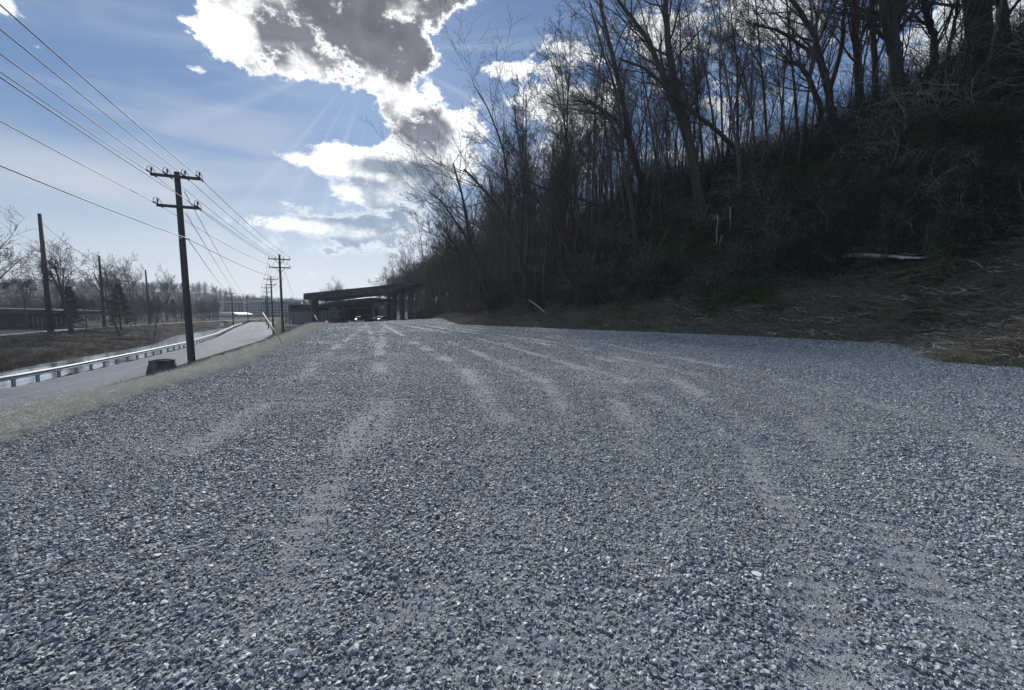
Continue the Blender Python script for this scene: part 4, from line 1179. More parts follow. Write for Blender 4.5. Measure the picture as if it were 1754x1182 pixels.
# spots f=-0.95 is on the left of travel (towards the creek)
def catenary(a, b, sag, n=22):
    return [a.lerp(b, t) - Vector((0, 0, 4 * sag * t * (1 - t))) for t in [k / n for k in range(n + 1)]]
wl = ['power cable at the creek-side end of the top crossarms', 'power cable on the creek-side inner pin of the top crossarms', 'power cable on the lot-side inner pin of the top crossarms',
      'power cable at the lot-side end of the top crossarms, uppermost in the sky', 'power cable at the creek-side end of the lower crossarms', 'power cable at the lot-side end of the lower crossarms',
      'single communication cable clamped to the poles below the crossarms']
for q, A_ in enumerate(attach):
    start = A_[0] - p0dir; start.z = A_[0].z + 0.1
    P = []
    seq = [start] + A_
    for k in range(len(seq) - 1):
        L_ = (seq[k + 1] - seq[k]).length
        c = catenary(seq[k], seq[k + 1], (0.28 if q < 6 else 0.38) * (L_ / 34.0), 26)
        P += c if not P else c[1:]
    base = P[0].copy()
    mb = MB(); mb.tube([p - base for p in P], 0.0165 if q < 6 else 0.019, 5)
    tag(mb.build('power_cable', M['wire'], None, smooth=True, loc=base), wl[q], 'cable')
# service poles on the creek side of the road, and the slack lines to them
svc = []
for (u, vt, vb, Y, lab) in [(398.5, 502, 559, 122.0, 'roadside pole with a small top crossarm at the end of the guardrail'), (424, 508, 548, 175.0, 'distant pole across the road in front of the far grey building')]:
    x, y = spot(u, 532, Y); b = Vector((x, y, gz(x, y))); top = at(u, vt, Y).z
    e = empty('utility_pole', b); tag(e, lab, 'utility pole')
    MB().tube([(0, 0, -.5), (0, 0, (top - b.z) / 2), (0, 0, top - b.z)], [0.2, .17, 0.14], 8).build('pole_shaft', M['dark_pole'], e, smooth=True)
    MB().box((0, 0, top - b.z - 0.15), (2.6 if Y < 150 else 3.6, 0.12, 0.14)).build('crossarm', M['dark_pole'], e)
    svc.append(Vector((x, y, top)))
def cable(name, a, b, sag, r, label, cat='cable', mat='wire', n=20):
    P = catenary(a, b, sag, n); base = P[0].copy()
    return tag(MB().tube([p - base for p in P], r, 5).build(name, M[mat], None, smooth=True, loc=base), label, cat)
a1 = attach[6][0]; T1 = ppos[0]
topv = Vector((T1[0].x, T1[0].y, T1[1]))
cable('service_cable', topv + Vector((.1, .1, -0.9)), svc[1] + Vector((0.2, 0, 0)), 1.2, 0.016, 'upper slack line from the nearest pole down to the distant pole across the road')
cable('service_cable', topv + Vector((.1, .1, -1.95)), svc[1] + Vector((-2.0, 0, 0)), 1.2, 0.016, 'middle slack line from the nearest pole down to the distant pole across the road')
cable('service_cable', topv + Vector((.1, .1, -3.2)), svc[0] + Vector((0, 0, 0)), 0.8, 0.016, 'lowest slack line from the nearest pole to the pole at the guardrail end')
# guy wires with yellow guards at the second and third poles
def guy(top, foot, label, guard=True):
    e = empty('guy_wire', foot); tag(e, label, 'guy wire')
    v = top - foot
    MB().tube([(0, 0, 0), tuple(v * .5), tuple(v)], 0.012, 5).build('cable', M['wire'], e)
    if guard:
        f = min(1.0, 6.0 / v.length)
        MB().tube([tuple(v * 0.01), tuple(v * f)], 0.024, 7).build('guard_sleeve', M['yellow'], e, smooth=True)
    return e
def on_ground(u, v, Y):
    p = at(u, v, Y); return Vector((p.x, p.y, gz(p.x, p.y)))
q2 = Vector((ppos[1][0].x, ppos[1][0].y, 0))
def gfoot(u, Y): return on_ground(u, 532, Y)
guy(at(449, 534, 24) , Vector((*on_z(485, 590, 0), 0.0)), 'guy wire with yellow guard slanting beside the second pole, longer of the pair')
guy(at(452.5, 539, 26), at(472, 571, 22.5), 'shorter guy wire with yellow guard beside the second pole')
guy(at(352, 372, 24) + Vector((0, 0, 0)), gfoot(484, 30), 'anchor wire ending in the straw strip before the second pole', guard=True) if False else None
guy(at(526, 517, 70), gfoot(547, 56), 'guy wire with pale guard in front of the thick canopy column', guard=True)
guy(at(486, 460, 52), gfoot(520, 50), 'thin guy wire running from the second pole toward the canopy', guard=False)
# tall poles on the far bank
def bank_pole(ut, vt, ub, vb, Y, r, label, steps=False, arms=0):
    f = on_ground(ub, vb, Y); t = at(ut, vt, Y)
    e = empty('transmission_pole', f); tag(e, label, 'transmission pole')
    v = t - f
    MB().tube([tuple(v * -0.02), tuple(v * .5), tuple(v)], [r, r * .78, r * .55], 10).build('pole_shaft', M['dark_pole'], e, smooth=True)
    for k in range(arms):
        c = v * (0.98 - 0.05 * k)
        MB().tube([tuple(c), tuple(c + Vector((0.9, -.5, .1)))], 0.05, 5).build('insulator_arm', M['porcelain'], e)
    return e, f + v
_, tA = bank_pole(67.5, 366, 87, 568, 86, 0.52, 'tall dark leaning pole on the creek bank at far left', arms=1)
_, tB = bank_pole(169.5, 438, 179, 559, 112, 0.42, 'second tall dark pole on the bank behind the big bare tree', arms=1)
_, tC = bank_pole(249, 462, 257, 553, 145, 0.40, 'third tall pole on the bank with short side insulators', arms=3)
_, tD = bank_pole(478 - 160, 500, 322, 551, 200, 0.36, 'faint distant tall pole beyond the path near the road pole')
bpy.data.objects  # keep order
for k in range(3):
    dz = Vector((0, 0, -1.5 - 2.6 * k)); off = tA + (tA - tB) * 1.2
    cable('transmission_cable', tA + dz, tB + dz * 0.75, 1.3, 0.03, ['top', 'middle', 'bottom'][k] + ' transmission cable between the tall leaning pole and the second bank pole')
    cable('transmission_cable', tB + dz * 0.75, tC + dz * .75, 1.3, 0.03, ['top', 'middle', 'bottom'][k] + ' transmission cable between the second and third bank poles')
tp = [q for q in C.objects if q.name == 'transmission_pole'][0]
for k in range(3):
    p = at(83, 484 + 13 * k, 86) - tp.location
    MB().tube([p, p + Vector((-5.2 + k, -0.5, 0.1))], 0.045, 5).build('side_arm', M['dark_pole'], tp)

# ------------------------------------------------------------------ guardrail
gx = offset(ROAD_L, 0.25)
gp = resample(gx[2:11], np.linspace(0, 1, 400))
gp = gp[(gp[:, 1] > 12) & (gp[:, 1] < 134)]
dd = np.concatenate([[0], np.cumsum(np.linalg.norm(np.diff(gp, axis=0), axis=1))])
ns = int(dd[-1] / 1.905)
gpts = [Vector((np.interp(k * 1.905, dd, gp[:, 0]), np.interp(k * 1.905, dd, gp[:, 1]), ROAD_Z)) for k in range(ns + 1)]
g_e = empty('guardrail', gpts[0]); tag(g_e, 'galvanised w-beam guardrail between the lower road and the creek', 'guardrail')
prof = [(0.0, 0.76), (0.045, 0.73), (0.08, 0.69), (0.045, 0.645), (0.0, 0.605), (0.045, 0.565), (0.08, 0.52), (0.045, 0.48), (0.0, 0.45)]
V = []; F = []
m_ = len(prof)
for k, p in enumerate(gpts):
    a = gpts[max(k - 1, 0)]; b = gpts[min(k + 1, len(gpts) - 1)]; t_ = (b - a).normalized(); n_ = Vector((t_.y, -t_.x, 0))  # towards the road
    for (o_, z_) in prof: q = p + n_ * (o_ + 0.16) + Vector((0, 0, z_)) - gpts[0]; V.append(tuple(q))
    for (o_, z_) in prof: q = p + n_ * (o_ + 0.155 - 0.004) + Vector((0, 0, z_)) - gpts[0]; V.append(tuple(q))
    if k:
        A0 = (k - 1) * 2 * m_; B0 = k * 2 * m_
        for j in range(m_ - 1):
            F.append((A0 + j, B0 + j, B0 + j + 1, A0 + j + 1)); F.append((A0 + m_ + j + 1, B0 + m_ + j + 1, B0 + m_ + j, A0 + m_ + j))
        F.append((A0, A0 + m_, B0 + m_, B0)); F.append((A0 + m_ - 1, B0 + m_ - 1, B0 + 2 * m_ - 1, A0 + 2 * m_ - 1))
mesh_obj('rail_beam', V, F, M['galv'], g_e, smooth=False)
post = None
for k, p in enumerate(gpts):
    if k % 1: continue
    if post is None:
        mb = MB(); mb.box((0, 0, 0.1), (0.15, 0.012, 1.2)); mb.box((-0.07, 0, 0.1), (0.012, 0.12, 1.2)); mb.box((0.07, 0, 0.1), (0.012, 0.12, 1.2)); mb.box((0.118, 0, .60), (.08, .15, .36))
        post = mb.build('post', M['galv'], g_e)
        o = post
    else:
        o = post.copy(); C.objects.link(o); o.parent = g_e
    a = gpts[max(k - 1, 0)]; b = gpts[min(k + 1, len(gpts) - 1)]; t_ = (b - a)
    o.location = p - gpts[0]; o.rotation_euler = (0, 0, math.atan2(t_.y, t_.x) - math.pi / 2)

# ------------------------------------------------------------------ manhole cone on the embankment
x, y = spot(279, 640, 18.2)
mc = empty('manhole_cone', (x, y, gz(x, y))); tag(mc, 'dark tapered concrete manhole section standing on the embankment beside the nearest pole', 'manhole')
zc = at(279, 616.5, 18.2).z - gz(x, y)
def ring(name, zr, mat, n=28):
    V, F = [], []
    for (r_, z_) in zr:
        for k in range(n): a = 2 * math.pi * k / n; V.append((r_ * math.cos(a), r_ * math.sin(a), z_))
    for j in range(len(zr) - 1):
        for k in range(n): F.append((j * n + k, j * n + (k + 1) % n, (j + 1) * n + (k + 1) % n, (j + 1) * n + k))
    return mesh_obj(name, V, F, mat, mc, smooth=False)
ring('barrel', [(0.66, -0.5), (0.62, 0.0), (0.57, zc * 0.55), (0.50, zc * 0.80), (0.45, zc * 0.90), (0.30, zc * 0.91)], M['concrete'])
ring('rim', [(0.30, zc * 0.9), (0.46, zc * 0.905), (0.46, zc), (0.36, zc + 0.005), (0.34, zc - 0.05), (0.33, zc * 0.5)], M['concrete'])

# ------------------------------------------------------------------ canopy and yard buildings at the end of the lot
def uvbox(mb, u0, u1, v0, v1, Y0, Y1, z_floor=None):
    """a box whose near face spans the given outline at depth Y0 and that runs back to Y1"""
    a = at(u0, v0, Y0); b = at(u1, v1, Y0)
    zt = a.z; zb = b.z if z_floor is None else z_floor
    mb.box(((a.x + b.x) / 2, (Y0 + Y1) / 2, (zt + zb) / 2), (abs(b.x - a.x), abs(Y1 - Y0), zt - zb))
    return mb
def zg(u, Y): p = at(u, 532, Y); return gz(p.x, p.y)
cv = empty('canopy', on_ground(537, 550, 92)); tag(cv, 'long dark concrete canopy roof on thick columns at the end of the lot', 'canopy')
def add(o, par):
    o.parent = par; o.matrix_parent_inverse = Matrix.Translation(-par.location); return o
def poly_slab(name, pts, Y0, Y1, mat, par=None, skew=0.0):
    P = [at(u, v, Y0) for (u, v) in pts]
    mb = MB(); mb.prism(P, (skew, Y1 - Y0, 0)); o = mb.build(name, M[mat])
    return add(o, par) if par else o
poly_slab('roof_slab', [(519.5, 505.5), (523, 503.5), (640, 491.5), (684, 487), (716.5, 483.5), (715, 485.5), (700, 489.5), (690, 493), (662, 503), (640, 503.5), (600, 506.5), (541, 514), (520, 513.5)], 88, 99, 'dark_concrete', cv, -1.0)
mb = MB(); P = [at(519.2, 502.8, 87.95), at(640, 490.6, 87.95), at(716.5, 482.8, 87.95), at(716.5, 484, 87.95), at(640, 492, 87.95), at(519.2, 504.4, 87.95)]
mb.prism([p - Vector((0, 0.0, 0)) for p in P], (-1.0, 11.2, 0)); add(mb.build('roof_edge_flashing', M['dark_roof']), cv)
for (u0, u1, vt, Y) in [(533, 541.3, 510, 90), (662.2, 666, 500, 96), (671.5, 676.5, 499, 93), (684, 690, 492, 91), (697.5, 704, 488, 90)]:
    mb = MB(); uvbox(mb, u0, u1, vt, 0, Y, Y + 1.0, z_floor=zg((u0 + u1) / 2, Y) - 0.5) if False else None
    a = at(u0, vt, Y); b = at(u1, vt, Y); zf = zg((u0 + u1) / 2, Y) - 0.4
    mb.box(((a.x + b.x) / 2, Y + .5, (a.z + zf) / 2), (b.x - a.x, 1.0, a.z - zf)); add(mb.build('column', M['dark_concrete']), cv)
mb = MB(); mb.tube([at(519.8, 513, 89), at(521, 518, 89), at(523.5, 523, 89)], 0.09, 5); add(mb.build('downpipe', M['grey_metal']), cv)
mb = MB(); mb.tube([at(529, 513, 89.5), at(533.5, 519, 89.5)], 0.16, 5); add(mb.build('brace', M['dark_concrete']), cv)

sh = empty('storage_shed', on_ground(600, 546, 108)); tag(sh, 'long open-fronted yard shed with sloping dark roof seen under the canopy', 'shed')
poly_slab('roof', [(494, 530.5), (563, 519.5), (563, 517.5), (637, 509.5), (637, 519), (563, 527), (540, 529), (494, 533)], 104, 122, 'dark_roof', sh)
def wall(name, u0, u1, v0, v1, Y, mat, par, th=0.3):
    a = at(u0, v0, Y); b = at(u1, v1, Y)
    mb = MB(); mb.box(((a.x + b.x) / 2, Y + th / 2, (a.z + b.z) / 2), (b.x - a.x, th, a.z - b.z)); return add(mb.build(name, M[mat]), par)
wall('back_wall', 494, 637, 522, 556, 121, 'black', sh)
for k, u in enumerate(np.linspace(496, 561, 12)): wall('cladding_sheet', u, u + 5.6, 531.5, 556, 105 + 0.06 * (k % 2), 'grey_metal', sh, 0.1)
for u in (563.5, 588.5, 612, 635.5): wall('post', u, u + 0.9, 519 if u > 570 else 522, 556, 104.6, 'galv' if u < 600 else 'grey_metal', sh, 0.25)
wall('gable_panel', 563.6, 576, 518.5, 529.5, 104.4, 'cream', sh, 0.15)
wall('header_beam', 563, 637, 527.6, 528.8, 104.3, 'grey_metal', sh, 0.2)
for (a_, b_) in (((600, 528), (612, 519)), ((612, 519), (624, 528))):
    add(MB().tube([at(*a_, 104.2), at(*b_, 104.2)], 0.07, 5).build('truss_brace', M['grey_metal']), sh)
# containers and clutter in the bays
ct = empty('shipping_container', on_ground(616, 548, 107)); tag(ct, 'rusty red container parked inside the shed bay behind the pickup', 'container')
wall('container_body', 602.5, 634, 533.5, 552, 107, 'red_rust', ct, 2.4)
for u in np.linspace(603.5, 633, 14): wall('corrugation', u, u + 1.0, 534.2, 551, 106.9, 'red_rust', ct, 0.12)
bx = empty('box_truck', on_ground(576, 548, 103)); tag(bx, 'pale boxy truck with red stripe parked under the shed roof', 'truck')
wall('cargo_box', 566, 586, 531, 546, 103, 'grey_metal', bx, 5.0).scale = (1, 1, 1)
wall('red_stripe', 578, 585.8, 534, 541, 102.95, 'red_rust', bx, 0.04)
wall('windscreen', 567, 574, 533.5, 538, 102.9, 'car_glass', bx, 0.08)
for u in (568, 582): add(MB().tube([at(u, 547.5, 102.8), at(u, 547.5, 102.8) + Vector((0, .3, 0))], 0.45, 12).build('wheel', M['rubber']), bx)
sh2 = empty('yard_building', on_ground(650, 546, 106)); tag(sh2, 'grey sheet-metal building with a dark doorway right of the open shed', 'building')
wall('wall', 636.5, 662, 517.5, 556, 104.5, 'grey_metal', sh2, 9)
wall('door', 642, 648.5, 527, 556, 104.35, 'black', sh2, 0.12)
wall('window', 652, 658, 524, 529, 104.4, 'window', sh2, 0.08)
wall('roof', 635.5, 663.5, 515.8, 517.6, 104.0, 'dark_roof', sh2, 10)
wall('light_strip', 660.2, 663, 518.0, 519.4, 103.9, 'white_paint', sh2, 0.1)
lw = empty('fence', on_ground(515, 552, 96)); tag(lw, 'low slatted grey screen fence left of the thick canopy column', 'fence')
for k in range(6): wall('slat', 488, 533, 534.5 + k * 3.2, 537.0 + k * 3.2, 98, 'grey_metal', lw, 0.08)
for u in (488, 503, 518, 532): wall('post', u, u + .8, 533, 556, 98.2, 'dark_pole', lw, 0.15)
wall('bale', 560, 562, 550, 552, 90, 'white_paint', lw, 0.3).name = 'notice_plate'

# mounds of mulch and debris below the crest
def mound(name, u, Y, W, H, mat, label, cat, seed):
    p = on_ground(u, 532, Y); rng = random.Random(seed); n, m = 20, 7
    V, F = [(0, 0, H)], []
    for j in range(1, m):
        for k in range(n):
            a = 2 * math.pi * k / n; f = j / (m - 1); q = (math.cos(f * math.pi) + 1) / 2
            V.append((W * f * math.cos(a) * rng.uniform(.88, 1.1), W * .5 * f * math.sin(a) * rng.uniform(.88, 1.1), H * q * rng.uniform(.8, 1.15) - (0.3 if j == m - 1 else 0)))
    for k in range(n): F.append((0, 1 + k, 1 + (k + 1) % n))
    for j in range(m - 2):
        for k in range(n): F.append((1 + j * n + k, 1 + (j + 1) * n + k, 1 + (j + 1) * n + (k + 1) % n, 1 + j * n + (k + 1) % n))
    return tag(mesh_obj(name, V, F, M[mat], None, False, p), label, cat)
mound('mulch_pile', 573, 80, 5.0, 1.1, 'mulch', 'dark reddish mulch pile just behind the lot crest', 'mulch pile', 1)
mound('dirt_pile', 690, 94, 3.6, 0.95, 'ground', 'low dirt heap among the right canopy columns', 'dirt pile', 2)
mound('dirt_pile', 718, 92, 3.0, 0.7, 'ground', 'small dirt heap right of the last canopy column', 'dirt pile', 3)
mound('dirt_pile', 640, 90, 2.4, 0.55, 'ground', 'lowest dirt heap in front of the pickup', 'dirt pile', 4)
x, y = spot(559.5, 553, 60)
wb = empty('white_bucket', (x, y, gz(x, y))); tag(wb, 'small white bucket at the left corner of the lot crest', 'bucket')
MB().tube([(0, 0, 0), (0, 0, .42)], [.15, .19], 12).build('bucket_body', M['white_paint'], wb); MB().tube([(0, 0, .42), (0, 0, .45)], .205, 12).build('rim', M['white_paint'], wb)
# leaning white marker post and short white stake
p = on_ground(503, 560, 50)
mk = empty('marker_post', p); tag(mk, 'leaning white marker post right of the second utility pole', 'post')
MB().tube([(0, 0, -.2), (-0.36, 0, 1.55)], 0.06, 7).build('post_shaft', M['white_paint'], mk); MB().tube([(-0.36, 0, 1.55), (-0.37, 0, 1.62)], [0.06, .02], 7).build('cap', M['yellow'], mk)
p = on_ground(599, 549, 72)
mk = empty('marker_stake', p); tag(mk, 'short pale stake standing at the lot crest before the shed', 'stake')
MB().box((0, 0, .35), (.09, .05, 1.0)).build('stake_shaft', M['white_paint'], mk); MB().box((0, -.03, .8), (.1, .02, .12)).build('flag_tape', M['orange'], mk)

# ------------------------------------------------------------------ vehicles
def vehicle(name, loc, rz, body, glass, L, W, H, kind, label, cat):
    """x = forward"""
    e = empty(name, loc, rz); tag(e, label, cat)
    g0 = 0.32
    if kind == 'pickup': side = [(-L/2, g0 + .15), (-L/2, 1.08), (-L*.10, 1.10), (-L*.09, H - .04), (L*.12, H), (L*.22, 1.14), (L*.44, 1.05), (L*.49, .95), (L/2, g0 + .2), (L/2 - .05, g0), (-L/2 + .05, g0)]
    else: side = [(-L/2, g0 + .2), (-L/2 + .04, .95), (-L*.38, 1.0), (-L*.26, H - .05), (L*.05, H), (L*.22, 1.0), (L*.44, .86), (L/2 - .02, .72), (L/2, g0 + .12), (L/2 - .05, g0), (-L/2 + .05, g0)]
    mb = MB(); mb.prism([(x_, -W / 2, z_) for x_, z_ in side], (0, W, 0)); o = mb.build('body', M[body], e)
    md = o.modifiers.new('bevel', 'BEVEL'); md.width = 0.07; md.segments = 2; md.limit_method = 'ANGLE'
    if kind == 'pickup': a = [(L*.125, H - .09), (L*.215, 1.18)]; sw = [(-L*.075, 1.2), (-L*.07, H - .12), (L*.11, H - .1), (L*.19, 1.2)]; rear = [(-L*.093, H - .12), (-L*.1, 1.2)]
    else: a = [(L*.06, H - .05), (L*.215, 1.03)]; sw = [(-L*.33, 1.03), (-L*.235, H - .14), (L*.04, H - .1), (L*.19, 1.03)]; rear = [(-L*.27, H - .1), (-L*.375, 1.03)]
    n_ = Vector((a[1][1] - a[0][1], 0, -(a[1][0] - a[0][0]))).normalized() * -0.012
    mb = MB(); mb.prism([(a[0][0], -W*.42, a[0][1]), (a[1][0], -W*.45, a[1][1]), (a[1][0], W*.45, a[1][1]), (a[0][0], W*.42, a[0][1])], (0.03, 0, 0.02)); mb.build('windscreen', M[glass], e)
    mb = MB(); mb.prism([(rear[0][0], -W*.42, rear[0][1]), (rear[1][0], -W*.45, rear[1][1]), (rear[1][0], W*.45, rear[1][1]), (rear[0][0], W*.42, rear[0][1])], (-0.03, 0, 0.02)); mb.build('rear_window', M[glass], e)
    for s_ in (-1, 1):
        mb = MB(); mb.prism([(x_, s_ * W / 2, z_) for x_, z_ in sw], (0, s_ * 0.012, 0)); mb.build('side_window', M[glass], e)
        mb = MB(); mb.box((L/2 - .01, s_ * W * .38, .78), (.06, .3, .16)); mb.build('headlight', M['chrome'], e)
        mb = MB(); mb.box((-L/2, s_ * W * .42, .85), (.05, .18, .22)); mb.build('tail_light', M['red_rust'], e)
        mb = MB(); mb.box((L*.17, s_ * (W / 2 + .12), 1.12), (.1, .2, .14)); mb.build('mirror', M[body], e)
        for x_ in (-L * .31, L * .31):
            w_ = MB().tube([(x_, s_ * (W/2 - .2), .34), (x_, s_ * (W/2 + .02), .34)], .34, 16).build('wheel', M['rubber'], e, smooth=False)
            MB().tube([(x_, s_ * (W/2 + .015), .34), (x_, s_ * (W/2 + .03), .34)], .2, 12).build('rim', M['chrome'], w_)
    MB().box((L/2 + .03, 0, .5), (.1, W * .96, .2)).build('bumper', M['chrome'] if kind == 'pickup' else M[body], e)
    MB().box((L/2 + .005, 0, .78), (.04, W * .5, .2)).build('grille', M['black'], e)
    return e
M['dark_paint'] = simple_mat('dark_blue_car_paint', (0.02, 0.024, 0.03), (0.03, 0.035, 0.045), 1, bstr=0, rough=0.25, spec=0.6)
M['silver_paint'] = simple_mat('silver_car_paint', (0.34, 0.35, 0.36), (0.42, 0.43, 0.44), 1, bstr=0, rough=0.3, spec=0.6)
vehicle('pickup_truck', on_ground(629, 548, 91), -1.75, 'dark_paint', 'car_glass', 5.6, 2.0, 1.85, 'pickup', 'dark pickup truck facing the lot in front of the shed bay', 'pickup truck')
vehicle('car', on_ground(617, 547, 95), -1.4, 'silver_paint', 'car_glass', 4.4, 1.8, 1.45, 'car', 'pale silver car parked left of the dark pickup', 'car')
vehicle('car', on_ground(652, 547, 97), -1.9, 'silver_paint', 'car_glass', 4.5, 1.8, 1.5, 'car', 'silver car half hidden behind the crest at the grey building', 'car')
vehicle('car', on_ground(524, 554, 84), -2.5, 'silver_paint', 'car_glass', 4.6, 1.8, 1.45, 'car', 'silver car parked beside the thick left canopy column', 'car')
vehicle('van', on_ground(374, 546.5, 330), 3.2, 'white_paint', 'car_glass', 5.4, 2.1, 2.2, 'car', 'white van on the far road before the white-roofed building', 'van')
vehicle('car', on_ground(346, 549, 280), 3.3, 'silver_paint', 'car_glass', 4.6, 1.9, 1.5, 'car', 'tiny pale car on the far path left of the white van', 'car')

# ------------------------------------------------------------------ far buildings
ht = empty('hotel_building', on_ground(440, 543, 350)); tag(ht, 'distant long hotel block with dark brick walls and pale stair towers', 'building')
Zb = 545
def block(u0, u1, v0, Y, th, mat, name='wall'): return wall(name, u0, u1, v0, Zb + 3, Y, mat, ht, th)
poly_slab('gable_wall', [(374, 516), (384.5, 518.5), (384.5, 548), (374, 548)], 352, 366, 'cream', ht)
block(384.5, 416.5, 518.5, 350, 15, 'brick_blue'); block(416.5, 426, 514.8, 349, 16, 'cream', 'stair_tower')
block(426, 444, 513.5, 351, 15, 'grey_metal'); block(444, 446.5, 516, 350, 16, 'cream', 'stair_tower'); block(446.5, 457, 516.5, 351, 15, 'brick_blue'); block(457, 459.5, 516, 350, 16, 'cream', 'stair_tower')
block(459.5, 502, 517, 351, 15, 'brick_blue'); 
wall('cornice', 373.5, 417, 516.3, 518.5, 349.5, 'cream', ht, 16); wall('cornice', 426, 502, 513.2 + 1.5, 516.6, 350.4, 'cream', ht, 16)
poly_slab('roof', [(459, 516), (500, 511), (504, 513), (504, 517)], 350.5, 367, 'cream', ht)
wall('roof_housing', 429, 442, 510, 513.5, 353, 'grey_metal', ht, 8)
for r_ in range(4):
    v = 522.2 + 5.0 * r_
    for k in range(5): wall('window', 387.2 + 6.0 * k, 389.7 + 6.0 * k, v, v + 1.9, 349.8, 'window', ht, 0.3)
    for k in range(2): wall('window', 449 + 4.2 * k, 451 + 4.2 * k, v, v + 1.9, 350.8, 'window', ht, 0.3)
    for k in range(7): wall('window', 462.5 + 5.6 * k, 464.8 + 5.6 * k, v, v + 1.9, 350.8, 'window', ht, 0.3)
    for k in range(3): wall('window', 428.5 + 5.4 * k, 430.8 + 5.4 * k, v, v + 1.9, 350.8, 'window', ht, 0.3)
for k in range(3): wall('tower_window', 420, 422.3, 520.6 + 5 * k, 523.8 + 5 * k, 348.8, 'black', ht, 0.3)
lb = empty('low_building', on_ground(368, 545, 310)); tag(lb, 'low distant building with a bright white roof beside the hotel', 'building')
poly_slab('roof', [(335, 537), (352, 535), (398, 535.3), (409, 538.5), (409, 540), (335, 540)], 305, 322, 'white_paint', lb)
wall('wall', 337, 408, 540, 547, 307, 'cream', lb, 13)
for k in range(9): wall('window', 340 + 7.4 * k, 344 + 7.4 * k, 541, 543.4, 306.8, 'window', lb, 0.3)
# sign on the creek bank
p = at(380.5, 555.6, 112); gzp = gz(p.x, p.y)
sg = empty('road_sign', (p.x, p.y, gzp)); tag(sg, 'small white sign with dark upright stroke by the creek end', 'sign')
hh = at(380.5, 552.4, 112).z - gzp
MB().box((0, 0.05, hh / 2), (.07, .05, hh)).build('post', M['galv'], sg)
MB().box((0, 0, hh - .45), (.82, .03, .9)).build('panel', M['white_paint'], sg)
MB().box((0.0, -.02, hh - .45), (.10, .012, .72)).build('symbol', M['black'], sg)
# pavilion on the far left
pv = empty('pavilion', on_ground(50, 562, 106)); tag(pv, 'long dark flat-roofed pavilion beyond the path at far left', 'pavilion')
poly_slab('roof', [(-130, 526), (82, 530.5), (118, 533), (118, 538), (82, 537.5), (-130, 537.5)], 104, 116, 'dark_roof', pv)
for u in (-100, -46, 9, 46, 88, 112):
    a = at(u, 536, 105); b = at(u + 5.5 if u == 9 else u + 2, 536, 105); zf = gz(a.x, a.y)
    add(MB().box(((a.x + b.x) / 2, 105.4, (a.z + zf) / 2), (b.x - a.x, .5, a.z - zf)).build('column', M['dark_pole']), pv)
wall('back_wall', -130, 116, 536, 566, 115, 'brick_blue', pv, 0.3)
for k in range(5): wall('bench_rail', -100 + 4 * k, 44, 541.5 + 4.0 * k, 542.5 + 4.0 * k, 110 - k, 'grey_metal', pv, 0.15)
for k in range(3): wall('bench_rail', 60, 80 + 8 * k, 546 + 4 * k, 547 + 4 * k, 109 - k, 'grey_metal', pv, 0.15)
fn = empty('chain_fence', on_ground(100, 562, 98)); tag(fn, 'thin post and rail fence between pavilion and path', 'fence')
for u in range(56, 126, 8): wall('post', u, u + 0.6, 543, 564, 99, 'grey_metal', fn, 0.08)
for v in (543.5, 549.5, 556): wall('rail', 56, 119, v, v + 0.5, 99, 'grey_metal', fn, 0.05)
# orange barrels at the road bend
for k, (u, Y) in enumerate([(446.5, 190), (454.5, 205)]):
    b = on_ground(u, 545, Y); e = empty('traffic_barrel', b); tag(e, ['orange traffic barrel at the far road bend, left of the yellow guy guards', 'orange traffic barrel at the far road bend, behind the yellow guy guards'][k], 'barrel')
    MB().tube([(0, 0, 0), (0, 0, .5), (0, 0, 1.1)], [.42, .36, .30], 10).build('barrel_body', M['orange'], e); MB().tube([(0, 0, .55), (0, 0, .75)], [.37, .35], 10).build('white_band', M['white_paint'], e)

# ------------------------------------------------------------------ far wooded hills
def ridge(name, prof_uv, Y, depth, label, seed, base=-3.8):
    us = np.arange(prof_uv[0][0], prof_uv[-1][0], 3.0)
    pu, pv_ = zip(*prof_uv); vt = np.interp(us, pu, pv_)
    rows = 26; V = []
    for j in range(rows):
        f = j / (rows - 1); Yj = Y - depth * (1 - f)
        for u, v in zip(us, vt):
            t = at(u, v, Y); x = t.x
            h = base + (t.z - base) * (math.sin(f * math.pi / 2) ** 0.9)
            V.append((x, Yj, h))
    V = np.array(V); n = fbm(V[:, 0] / 14, V[:, 1] / 14, 5, seed); V[:, 2] += n * 7 * np.repeat(np.linspace(0, 1, rows), len(us)) ** .3
    # far side falls away again
    back = V[-len(us):].copy(); back[:, 1] += 260; back[:, 2] = base
    V = np.concatenate([V, back]); R_ = rows + 1; m = len(us)
    i = np.arange(R_ - 1)[:, None] * m; j = np.arange(m - 1)[None, :]
    F = np.stack([i + j, i + j + 1, i + m + j + 1, i + m + j], -1).reshape(-1, 4)
    o = fast_mesh(name, V, F, M['far_wood'], None, False); tag(o, label, kind='structure'); return V[:rows * m], m
RV, rm = ridge('far_hill', [(-900, 500), (-300, 505), (0, 503), (120, 497), (200, 500), (260, 506), (340, 502), (380, 508), (420, 518), (470, 526), (520, 530), (640, 533), (760, 533)], 560, 200, 'far wooded hill beyond the valley', 3)
